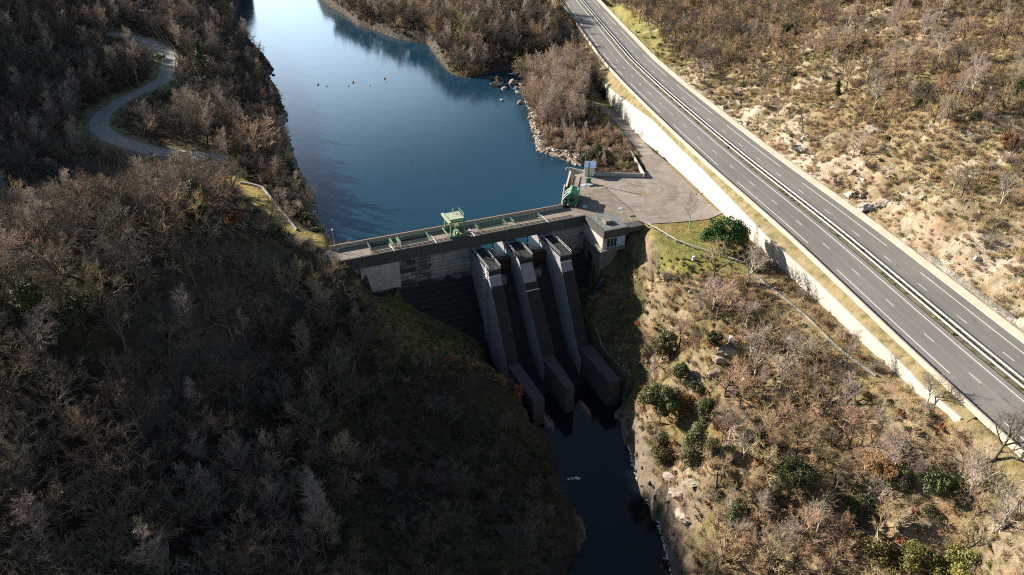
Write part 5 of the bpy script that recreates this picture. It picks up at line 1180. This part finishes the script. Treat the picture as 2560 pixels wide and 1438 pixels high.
SHADE = [(1440, 620), (1560, 600), (1606, 640), (1618, 760), (1622, 985), (1560, 1010), (1470, 800)]
def free(f): return (f['hair'] > 4.5) & (f['path'] > 3.2) & (f['ramp'] > 4) & (f['Y'] > 2.5) & (f['L'] > np.where(f['y'] > 300, .9, 2.2)) & (f['R'] > 2.0) & (f['kerb'] > 1.5) & ~((f['u'] > -5) & (f['u'] < 80) & (f['w'] > -12) & (f['w'] < 12)) & ~((f['u'] > 28) & (f['u'] < 60) & (f['w'] > 0) & (f['w'] < 46))
KNOLL = [(-400, 640), (60, 520), (180, 460), (300, 410), (420, 392), (520, 410), (600, 470), (690, 560), (770, 625), (840, 670), (900, 740), (960, 830), (1020, 900), (1100, 960), (1200, 1020), (1300, 1080), (1360, 1150), (1395, 1250), (1430, 1340), (1420, 1900), (-400, 1900)]
POINT = [(1318, 180), (1420, 140), (1500, 225), (1462, 262), (1540, 325), (1590, 392), (1606, 432), (1480, 416), (1410, 402), (1340, 380), (1318, 300)]
MEADOW = [(330, 245), (440, 215), (480, 330), (360, 350), (285, 305)]
LAWN = [(1590, 560), (1780, 555), (1800, 640), (1900, 690), (1760, 690), (1640, 690), (1590, 640)]
LAWN2 = [(1495, 250), (1560, 250), (1660, 380), (1600, 390), (1500, 290)]
LANE = np.array([pj(*p)[:2] + (p[1],) for p in dens([q for q in hairpin[1:13]], 3.0)]); LANE2 = np.array([pj(*p)[:2] + (p[1],) for p in dens(leftpath[1:6], 3.0)])
LANE3 = np.array([pj(q[0], q[1], q[2])[:2] + (q[1],) for q in list(dens(ramp_line[:5], 3.0)) + list(dens((WB[6:] + WT[6:]) / 2, 3.0)) + list(dens((WB[1:7] + WT[1:7]) / 2, 3.0)) + list(dens(lowkerb[4:], 3.0))])
SPOT = np.array([(a, b_, hit(c, d)[1]) for a, b_, c, d in ((505, 150, 520, 235), (512, 190, 520, 235), (512, 520, 512, 590), (1975, 1190, 1975, 1255), (1650, 1010, 1648, 1065), (1648, 1110, 1648, 1165), (1728, 1100, 1728, 1160), (1655, 860, 1655, 900), (495, 290, 495, 375), (655, 320, 655, 420),
                 (100, 745, 100, 790), (215, 795, 215, 830), (2190, 1400, 2190, 1400), (2290, 1400, 2290, 1410), (2160, 1280, 2160, 1290), (2245, 1200, 2245, 1235), (2340, 1200, 2340, 1240), (1826, 870, 1826, 880), (1830, 1300, 1830, 1330), (345, 180, 345, 205), (2400, 1400, 2400, 1420))])
def hides(px, py, dep, y, H, w=.36):
    """share of trees that would stand in front of the lane or the grassy path"""
    out = np.zeros(len(px), bool); s = F / dep
    for L in (LANE, LANE2, LANE3, SPOT):
        for a, b_, c in L: out |= (np.abs(px - a) < H * w * s) & (b_ < py) & (b_ > py - H * .85 * s * .9) & (y < c - 1)
    return out
cand = []   # (zone, x,y,z, H, key)
def zone(name, s, seed, test, H, keys, box, lean=0):
    x, y = jgrid(*box, s, seed); f = facts(x, y); k = free(f) & inframe(f) & test(f); r = np.random.default_rng(seed + 1)
    if name == 'point': hh_cap = np.where(f['py'] < 325, 1.0, .55)
    if name in ('left', 'knoll', 'bank', 'point', 'roadside'):
        hd = hides(f['px'], f['py'], f['dep'], f['y'], H[1] * np.where(f['L'] < 18, .75, 1)); k &= ~(hd & (r.random(len(x)) < (.93 if name != 'bank' else .8)))
    n = int(k.sum()); ks = r.choice(len(keys), n); hh = r.uniform(*H, n)
    vv = r.integers(0, 9, n); rr = r.uniform(0, 6.28, n)
    if name == 'point': hh = hh * hh_cap[k]
    if name == 'left': hh = hh * np.where(f['L'][k] < 18, .7, 1)
    for j, i in enumerate(np.where(k)[0]): cand.append((name, x[i], y[i], f['z'][i], hh[j], keys[ks[j]], int(vv[j]), rr[j], f['px'][i], f['py'][i], f['dep'][i]))
hr = np.random.default_rng(77)
zone('knoll', 4.6, 101, lambda f: inpoly(f, KNOLL) & (f['y'] < 205) & (f['x'] < 10) & (f['px'] < 900) & (hr.random(len(f['x'])) < .92), (7.5, 14), ['oak', 'oak', 'oak', 'oak_tan', 'oak_red', 'slim', 'oak'], (-150, 12, 50, 205))
zone('spur', 4.8, 103, lambda f: inpoly(f, KNOLL) & (f['y'] < 180) & (f['x'] < 10) & (f['px'] >= 900) & (hr.random(len(f['x'])) < .75), (3.5, 8), ['oak', 'oak', 'oak_red', 'oak'], (-60, 12, 40, 180))
zone('left', 5.6, 105, lambda f: (f['x'] < -45) & (f['px'] < 770) & (f['y'] > 185) & ~inpoly(f, KNOLL) & ~inpoly(f, MEADOW) & (f['L'] > 3), (10, 15), ['oak', 'oak', 'slim', 'oak_red', 'oak'], (-400, -40, 185, 660))
zone('far', 4.8, 107, lambda f: (f['x'] > -128) & (f['px'] > 780) & (f['y'] > 270) & (f['d'] < -22) & (f['px'] < 1400) & ~inpoly(f, POINT), (9.5, 13.5), ['oak', 'oak', 'oak_red', 'slim', 'oak_tan'], (-128, 60, 270, 660))
zone('point', 2.5, 109, lambda f: inpoly(f, POINT) & (f['d'] < -13) & ((f['py'] < 325) & (f['px'] < 1470) | (hr.random(len(f['x'])) < .14)), (6.5, 12.5), ['slim', 'slim', 'slim', 'birch', 'oak_tan'], (0, 50, 215, 360))
zone('roadside', 5.0, 111, lambda f: (f['px'] > 1390) & (f['px'] < 1520) & (f['y'] > 255) & (f['d'] < -9.5) & ~inpoly(f, POINT) & ~inpoly(f, LAWN2), (5, 9), ['oak', 'oak_red', 'slim'], (0, 60, 255, 520))
zone('hillside', 5.6, 113, lambda f: (f['d'] > 24) & (hr.random(len(f['x'])) < np.where(f['d'] < 45, .25, .85)), (5.5, 10), ['oak_tan', 'oak_tan', 'pale', 'oak_red', 'slim', 'oak'], (50, 300, 60, 520))
zone('hilltop', 5.0, 115, lambda f: (f['d'] > 26) & (f['y'] > 300) & (f['px'] < 2150), (6, 10), ['oak_tan', 'oak_red', 'oak'], (40, 260, 300, 640))
zone('bank', 3.8, 117, lambda f: (f['x'] > 14) & (f['y'] < 172) & (f['d'] < -9.5) & ~inpoly(f, LAWN) & ~inpoly(f, SHADE) & (f['R'] > 3) & ((f['u'] > 58) | (f['w'] > 44)) & (hr.random(len(f['x'])) < np.where(f['px'] < 1780, .2, np.where(f['py'] < 840, .3, .72))), (6, 10.5), ['oak_tan', 'oak_tan', 'oak_tan', 'oak_tan', 'pale', 'slim'], (14, 110, 45, 172))
ZL = {
 'knoll': ('leafless brown tree in the dense wood covering the left knoll', 'bare trees on the left knoll'),
 'spur': ('low leafless tree on the shaded rocky spur above the dark river', 'bare trees on the shaded spur'),
 'left': ('leafless tree of the large wood on the far left slope', 'bare trees of the left wood'),
 'far': ('leafless tree of the wood on the far wooded shore beyond the lake', 'bare trees of the far shore'),
 'point': ('slender leafless tree on the rock edged wooded point by the lake', 'bare trees of the wooded point'),
 'roadside': ('leafless tree on the bank between the expressway and the far wood', 'bare trees beside the far expressway'),
 'hillside': ('scattered leafless tree on the sunny rocky hillside right of the expressway', 'bare trees of the right hillside'),
 'hilltop': ('leafless tree of the thicket on the upper hillside beyond the expressway', 'bare trees of the upper hillside'),
 'bank': ('leafless tree on the sunlit right bank below the retaining wall', 'bare trees of the right bank')}
vis = lambda c: c[4] / c[10] * (1.0 if (-40 < c[8] < 2600 and -30 < c[9] < 1560) else .02)
cand.sort(key=vis, reverse=True)
NIND = 285
for c in cand[:NIND]:
    lb, gp = ZL[c[0]]; place_tree(c[5], c[6], (c[1], c[2], c[3]), c[4], c[7], 'bare_tree', lb, 'tree', gp, .04)

def scatter(name, label, cat, protos, pts):
    """pts: list of (x,y,z,rz,scale,index,tilt) - one object made of instances"""
    A = np.array(pts, float); n = len(A)
    me = bpy.data.meshes.new(name); me.vertices.add(n); me.vertices.foreach_set('co', A[:, :3].astype(np.float32).ravel())
    a = me.attributes.new('rot', 'FLOAT_VECTOR', 'POINT'); a.data.foreach_set('vector', np.c_[A[:, 6] * np.cos(A[:, 3] * 3), A[:, 6] * np.sin(A[:, 3] * 3), A[:, 3]].astype(np.float32).ravel())
    a = me.attributes.new('scl', 'FLOAT', 'POINT'); a.data.foreach_set('value', A[:, 4].astype(np.float32))
    a = me.attributes.new('idx', 'INT', 'POINT'); a.data.foreach_set('value', A[:, 5].astype(np.int32))
    col = bpy.data.collections.new(name + '_kinds')
    for i, meshes in enumerate(protos): col.objects.link(bpy.data.objects.new(f'{name}_{i:02d}', meshes))
    o = mesh_obj(name, me); tag(o, label, cat, kind='stuff')
    ng = bpy.data.node_groups.new(name, 'GeometryNodeTree'); ng.interface.new_socket('Geometry', in_out='INPUT', socket_type='NodeSocketGeometry'); ng.interface.new_socket('Geometry', in_out='OUTPUT', socket_type='NodeSocketGeometry')
    gi = ng.nodes.new('NodeGroupInput'); go = ng.nodes.new('NodeGroupOutput'); ip = ng.nodes.new('GeometryNodeInstanceOnPoints'); ci = ng.nodes.new('GeometryNodeCollectionInfo')
    ci.inputs['Collection'].default_value = col; ci.inputs['Separate Children'].default_value = True; ci.inputs['Reset Children'].default_value = True
    def na(nm, t): q = ng.nodes.new('GeometryNodeInputNamedAttribute'); q.data_type = t; q.inputs['Name'].default_value = nm; return q.outputs[0]
    ng.links.new(gi.outputs[0], ip.inputs['Points']); ng.links.new(ci.outputs[0], ip.inputs['Instance']); ip.inputs['Pick Instance'].default_value = True
    ng.links.new(na('idx', 'INT'), ip.inputs['Instance Index']); ng.links.new(na('rot', 'FLOAT_VECTOR'), ip.inputs['Rotation']); ng.links.new(na('scl', 'FLOAT'), ip.inputs['Scale'])
    ng.links.new(ip.outputs[0], go.inputs[0])
    md = o.modifiers.new('scatter', 'NODES'); md.node_group = ng; return o
def joined(name, a, b_):
    """one mesh from trunk and crown"""
    va = np.empty(len(a.vertices) * 3, np.float32); a.vertices.foreach_get('co', va); vb = np.empty(len(b_.vertices) * 3, np.float32); b_.vertices.foreach_get('co', vb)
    fa = np.empty(len(a.loops), np.int32); a.loops.foreach_get('vertex_index', fa); fb = np.empty(len(b_.loops), np.int32); b_.loops.foreach_get('vertex_index', fb)
    me = np_mesh(name, np.r_[va, vb].reshape(-1, 3), np.r_[fa, fb + len(va) // 3].reshape(-1, 4)); me.materials.append(a.materials[0]); me.materials.append(b_.materials[0])
    mi = np.r_[np.zeros(len(fa) // 4, np.int32), np.ones(len(fb) // 4, np.int32)]; me.polygons.foreach_set('material_index', mi); return me
keys = ['oak', 'oak_tan', 'oak_red', 'slim', 'birch', 'pale']; WP = []; KI = {}
for k in keys:
    KI[k] = (len(WP), len(T[k])); WP += [joined('wood_' + k, a, b_) for a, b_, _ in T[k]]
scatter('woodland', 'mass of further leafless trees filling the woods round the reservoir', 'woodland', WP, [(c[1], c[2], c[3], c[7], c[4] / 10.0, KI[c[5]][0] + c[6] % KI[c[5]][1], .04) for c in cand[NIND:]])

# ------------------------------------------------------------------ bushes, tufts, stones
bc = []
def bushes(name, s, seed, test, sc, kinds, box):
    x, y = jgrid(*box, s, seed); f = facts(x, y); k = free(f) & inframe(f, 60) & test(f); r = np.random.default_rng(seed)
    for i in np.where(k)[0]: bc.append((name, x[i], y[i], f['z'][i], r.uniform(*sc), kinds[r.integers(len(kinds))], r.uniform(0, 6.28), f['px'][i], f['py'][i], f['dep'][i]))
bushes('hillside', 3.5, 201, lambda f: (f['d'] > 21.5) & (hr.random(len(f['x'])) < np.where(f['d'] < 36, .3, .72)), (.4, 1.25), [1, 1, 2, 3, 1, 1, 0, 4], (50, 260, 70, 420))
bushes('bank', 3.0, 203, lambda f: (f['x'] > 14) & (f['y'] < 175) & (f['d'] < -9.5) & ~inpoly(f, LAWN) & ~inpoly(f, SHADE) & ((f['u'] > 57) | (f['w'] > 44)) & (hr.random(len(f['x'])) < .5), (.5, 1.2), [1, 1, 1, 3, 1, 1, 3, 4], (14, 110, 45, 172))
bushes('spur', 4.0, 205, lambda f: inpoly(f, KNOLL) & (f['y'] < 200) & (f['x'] < 10) & (hr.random(len(f['x'])) < np.where(f['px'] > 850, .6, .35)), (.5, 1.1), [0, 0, 6, 0, 2], (-150, 12, 45, 200))
bushes('shore', 4.0, 207, lambda f: (f['x'] < -30) & (f['y'] > 160) & (f['L'] < 22) & (f['L'] > 1.5), (.7, 1.4), [0, 1, 3, 6, 5], (-130, -20, 160, 420))
bushes('point', 2.2, 209, lambda f: inpoly(f, POINT) | ((f['px'] > 1400) & (f['px'] < 1520) & (f['y'] > 255) & (f['d'] < -9) & ~inpoly(f, LAWN2)), (.6, 1.4), [2, 3, 1, 2, 1], (0, 60, 215, 480))
bushes('farshore', 3.2, 206, lambda f: (f['x'] > -128) & (f['px'] > 780) & (f['y'] > 275) & (f['d'] < -20) & (f['L'] < 9) & (f['L'] > .3), (.8, 1.6), [0, 1, 2, 0, 3], (-128, 60, 275, 640))
bushes('meadow', 3.0, 211, lambda f: inpoly(f, MEADOW), (.4, .8), [0, 1, 1], (-160, -60, 200, 340))
BL = {'hillside': ('low scrubby bush on the sunny hillside right of the expressway', 'bushes on the right hillside'), 'bank': ('low scrubby bush on the sunlit right bank of the gorge', 'bushes on the right bank'), 'spur': ('low bush under the trees of the shaded left knoll', 'bushes on the left knoll'),
      'shore': ('bush on the left shore of the lake', 'bushes on the left shore'), 'point': ('brown brush on the wooded point between lake and expressway', 'bushes on the wooded point'), 'farshore': ('brushwood overhanging the far shore of the lake', 'bushes on the far shore'), 'meadow': ('low dark brush inside the hairpin of the winding lane', 'brush inside the hairpin')}
bc.sort(key=lambda c: c[4] / c[9] * (1 if (-20 < c[7] < 2580 and -20 < c[8] < 1480) else .02), reverse=True)
BM = BUSH + GBUSH
for c in bc[:285]:
    o = mesh_obj('bush', BM[c[5]]); o.location = (c[1], c[2], c[3]); o.rotation_euler = (0, 0, c[6]); s = c[4]; o.scale = (s * 1.2, s * 1.2, s)
    lb, gp = BL[c[0]]; tag(o, lb, 'bush', gp)
tp = [(c[1], c[2], c[3], c[6], c[4], c[5], .05) for c in bc[285:]]
# tufts
def tuft(name, seed, h, n, m, spread=.35):
    r = np.random.default_rng(seed); a = r.uniform(0, 6.28, n); tl = r.uniform(.1, .9, n); p = np.c_[r.normal(0, spread, n), r.normal(0, spread, n), np.zeros(n) - .05]
    D = np.c_[np.cos(a) * np.sin(tl), np.sin(a) * np.sin(tl), np.cos(tl)]; L = h * r.uniform(.5, 1.1, n)
    V, Fq = tubes([(p, p + D * L[:, None] * .6, np.full(n, .03), np.full(n, .025)), (p + D * L[:, None] * .6, p + D * L[:, None] + np.c_[np.zeros(n), np.zeros(n), -.12 * L], np.full(n, .025), np.full(n, .008))], 3)
    me = np_mesh(name, V, Fq); me.materials.append(M[m]); return me
TU = [tuft('tuft', 301, .7, 60, 'straw'), tuft('tuft', 302, .6, 60, 'grass'), tuft('tuft', 303, 1.0, 45, 'twig_tan', .3), tuft('tuft', 304, .9, 45, 'twig_red', .3)]
TUX = [tuft('tuft', 308, 1.0, 45, 'twig', .3), tuft('tuft', 309, .7, 60, 'moss_grass')]
for s, m_, sz in ((305, 'leaf_orange', .10), (306, 'leaf_olive', .10), (307, 'leaf_ivy', .1)):
    me = leaf_mesh('tuft_leaf', s, lobes_for(s, .7, 1.4, 'low'), 150, sz); me.materials.append(M[m_]); TU.append(me)
TU += TUX
def tufts(s, seed, test, sc, kinds, box):
    x, y = jgrid(*box, s, seed); f = facts(x, y); k = free(f) & inframe(f, 40) & test(f); r = np.random.default_rng(seed)
    for i in np.where(k)[0]: tp.append((x[i], y[i], f['z'][i], r.uniform(0, 6.28), r.uniform(*sc), len(BM) + kinds[r.integers(len(kinds))], .15))
tufts(1.05, 211, lambda f: (f['d'] > 19.5) & (hr.random(len(f['x'])) < np.where(f['d'] < 34, .35, .75)), (.6, 1.5), [0, 0, 0, 1, 2, 0, 0, 3, 2], (50, 240, 80, 360))
tufts(1.15, 213, lambda f: (f['x'] > 14) & (f['y'] < 178) & (f['d'] < -9.5) & ~inpoly(f, LAWN) & ((f['u'] > 56) | (f['w'] > 44)) & (hr.random(len(f['x'])) < .8), (.6, 1.4), [0, 0, 2, 0, 3, 0, 5, 0, 2, 4], (14, 110, 50, 178))
tufts(2.0, 215, lambda f: inpoly(f, KNOLL) & (f['y'] < 200) & (f['x'] < 12), (.5, 1.2), [7, 7, 8, 8, 5, 1, 7], (-140, 14, 45, 200))
tufts(1.5, 217, lambda f: inpoly(f, LAWN) & (f['py'] > 640), (.5, 1.0), [1, 5, 5, 6, 0], (20, 80, 130, 185))
tufts(1.15, 221, lambda f: (f['u'] > -2) & (f['u'] < 36) & (f['w'] > 1) & (f['w'] < 34), (.4, 1.0), [1, 1, 0, 2, 5, 6, 4], (-50, 12, 130, 178))
tufts(2.6, 219, lambda f: (f['x'] < 55) & (f['y'] > 200) & (f['d'] < -8) & (f['L'] > 1) & (f['y'] < 430), (.6, 1.4), [0, 2, 3, 1, 2], (-200, 60, 200, 430))
for i in range(130):
    x_, y_ = road_pt(float(hr.uniform(95, 300)), float(hr.choice([5.6, 6.7, 7.0]) + hr.normal(0, .15))); tp.append((x_, y_, ZR, hr.uniform(0, 6), hr.uniform(.35, .8), len(BM) + int(hr.choice([0, 1, 1, 5])), .1))
scatter('undergrowth', 'dry grass, bracken and brush covering the slopes', 'undergrowth', BM + TU, tp)
# boulders
bl = []
def boulder(p, s, i, label, group, sink=.25, rz=None):
    o = mesh_obj('boulder', ROCK[i % len(ROCK)]); o.location = (p[0], p[1], p[2] + s * (.5 - sink)); o.scale = (s, s * hr.uniform(.7, 1.0), s * hr.uniform(.7, 1.1)); o.rotation_euler = (hr.uniform(-.3, .3), hr.uniform(-.3, .3), hr.uniform(0, 6.28) if rz is None else rz); tag(o, label, 'rock', group); return o
for i, (px_, py_, s, lb) in enumerate(((1255, 252, 1.1, 'small dark boulder alone in the lake off the wooded point'), (1298, 258, 2.0, 'smooth oval boulder in the water beside the wooded point'), (1243, 216, 3.4, 'rock islet carrying the green shrub'), (1262, 222, 2.0, 'flat rock at the right of the islet'), (1284, 210, 2.6, 'pale boulder between the islet and the wooded point'),
        (1290, 222, 1.6, 'wet boulder below the pale one at the stream mouth'), (1306, 214, 2.0, 'boulder at the stream mouth touching the point'), (1296, 232, 1.5, 'dark boulder at the tip of the wooded point'), (684, 188, 1.0, 'tiny rock in the water off the left shore'))):
    p = at(px_, py_, 0); boulder(p, s, i, lb, None, .3)
sl = dens([at(*p) for p in ((1300, 228, 0), (1314, 245, 0), (1324, 280, 0), (1331, 320, 0), (1339, 350, 0), (1347, 378, 0), (1380, 389, 0), (1412, 401, 0), (1440, 412, 0), (1475, 418, 0))], 1.1)
for i, p in enumerate(sl):
    for k in range(2):
        q = p[:2] + np.array([hr.uniform(-.6, 2.6), hr.uniform(-.6, 1.2)]); boulder((q[0], q[1], max(float(ground(*q)), -.1)), hr.uniform(.5, 1.25), i + k, 'pale tumbled boulder edging the wooded point at the water line', 'boulders edging the wooded point')
for i, (px_, py_, s, lb) in enumerate(((1992, 372, 3.2, 'large white crag just above the kerb in the middle of the hillside'), (2006, 350, 2.0, 'smaller white rock behind the large white crag'), (2130, 492, 2.4, 'pale slab left of the broad outcrop above the expressway'), (2178, 520, 3.4, 'broad pale outcrop above the expressway kerb'), (2210, 508, 2.4, 'grey rock at the right of the broad outcrop'), (2290, 470, 1.3, 'small white slab on the hillside above the broad outcrop'),
        (2195, 400, 1.1, 'dark notched rock in the middle of the hillside'), (2330, 30, 2.4, 'pale rock face near the top of the hillside'), (1890, 100, 2.2, 'grey rock face behind the scrub near the road bend'), (1753, 486, .75, 'reddish boulder at the foot of the retaining wall in the yard'), (1822, 880, 2.4, 'mossy crag under the white painted stone'), (1800, 905, 2.2, 'pale ledge below the mossy crag'), (1790, 935, 2.0, 'lower ledge of the outcrop on the right bank'),
        (1838, 985, 1.8, 'pale rock on the right bank below the outcrop'), (1668, 1165, 2.2, 'rock jutting at the top of the river cliff'), (1682, 1195, 2.6, 'tan rock face on the river cliff'), (1700, 1235, 2.6, 'pale rock buttress of the river cliff'), (1735, 1210, 2.2, 'upper tan rock of the river cliff'), (1715, 1290, 2.6, 'lowest rock buttress above the shaded river'),
        (1790, 1150, 1.6, 'pale rock among the scrub above the river cliff'), (2170, 1330, 1.8, 'pale rock beside the light ivy left of the ruin'))):
    boulder(hit(px_, py_), s * (1 if i < 14 else .8), (3 * i if i in (0, 1, 2, 3, 5) else 1 + i % 2 + 3 * (i % 2)), lb, None, .42 if i < 14 else .6)
for i in range(46):
    y_ = hr.uniform(110, 330); d_ = hr.uniform(19.8, 31) if i % 3 else hr.uniform(31, 60); q = road_pt(y_, d_)
    boulder((q[0], q[1], float(ground(*q))), hr.uniform(.9, 2.6), 1 + i % 5, 'weathered rock breaking through the cut slope above the expressway kerb' if i % 3 else 'weathered rock high among the scrub of the right hillside', 'rocks of the cut slope' if i % 3 else 'rocks high on the right hillside', .62)
SC = []
def stones(s, seed, test, sc, box):
    x, y = jgrid(*box, s, seed); f = facts(x, y); k = inframe(f, 20) & test(f); r = np.random.default_rng(seed)
    for i in np.where(k)[0]: SC.append((x[i], y[i], f['z'][i], r.uniform(0, 6.28), r.uniform(*sc), r.integers(6) if seed not in (405, 409) else 6 + r.integers(2), .5))
stones(1.5, 401, lambda f: (f['d'] > 19.2) & (f['y'] < 330) & (hr.random(len(f['x'])) < np.where(f['d'] < 34, .5, .16)), (.12, .55), (50, 200, 80, 330))
stones(1.3, 403, lambda f: (f['L'] > -1.2) & (f['L'] < 1.8) & (f['y'] > 175) & (f['Y'] > 1) & ((f['y'] < 330) | (hr.random(len(f['x'])) < .3)), (.25, .8), (-130, 50, 175, 560))
stones(1.6, 405, lambda f: (f['R'] > -1.0) & (f['R'] < 1.2) & (f['y'] < 150) & ((f['x'] > 14) | (hr.random(len(f['x'])) < .25)), (.3, .9), (-10, 50, 50, 150))
stones(1.8, 407, lambda f: (f['x'] > 14) & (f['y'] < 165) & (f['d'] < -14) & (f['R'] > 2) & ((f['u'] > 58) | (f['w'] > 44)) & (hr.random(len(f['x'])) < .25), (.15, .6), (14, 90, 60, 165))
stones(2.4, 409, lambda f: inpoly(f, KNOLL) & (f['px'] > 880) & (f['R'] > 1.5) & (hr.random(len(f['x'])) < .1), (.3, .8), (-60, 14, 50, 175))
RD = []
for s in (97, 98):
    me = rock_mesh('dark_stone', s); me.materials.append(M['rock_dark']); RD.append(me)
scatter('scree', 'loose pale stones strewn over slopes and shores', 'stones', ROCK + RD, SC)
# river foam along the right bank, broken water at the stream mouth
def foam(name, line, w, z, n, seed, label):
    r = np.random.default_rng(seed); L = dens(line, .4); mb = MB()
    for i in range(n):
        c = L[r.integers(len(L))]; s = r.uniform(.12, .42) * w; k = 7; x_, y_ = c[0] + r.normal(0, w * .35), c[1] + r.normal(0, w * .35); a0_ = r.uniform(0, 6)
        vs = [(x_ + s * r.uniform(.5, 1.2) * math.cos(a0_ + 6.283 * j / k), y_ + s * r.uniform(.5, 1.2) * math.sin(a0_ + 6.283 * j / k), z + .01) for j in range(k)] + [(x_, y_, z + .05 + .1 * r.random())]
        mb.add(vs, [(j, (j + 1) % k, k) for j in range(k)])
    return tag(mb.build(name, M['foam']), label, 'foam', kind='stuff')
foam('foam', [at(*p) for p in ((1560, 1082, ZRIV), (1575, 1120, ZRIV), (1592, 1180, ZRIV), (1612, 1230, ZRIV), (1636, 1280, ZRIV), (1656, 1330, ZRIV), (1672, 1390, ZRIV), (1684, 1440, ZRIV))], .9, ZRIV, 420, 5, 'grey foam line along the right river bank')
foam('foam', [at(*p) for p in ((1425, 1197, ZRIV), (1445, 1196, ZRIV))], .7, ZRIV, 26, 6, 'small pale foam patch on the river')
foam('white_water', [at(*p) for p in ((1275, 184, 0), (1300, 180, 0), (1325, 184, 0))], 1.2, 0.0, 160, 7, 'broken white water at the stream mouth')
# ruined wall at lower right
p = hit(2262, 1300); ru = empty('ruined_wall', tuple(p), .5, 'small ruined stone wall corner among ivy at lower right', 'ruin')
MB().box(-2.2, 2.2, -.35, .35, -1.5, 1.2).build('wall', M['rock'], ru); MB().box(1.5, 2.2, -3.4, -.36, -2.0, .8).build('side_wall', M['rock'], ru)
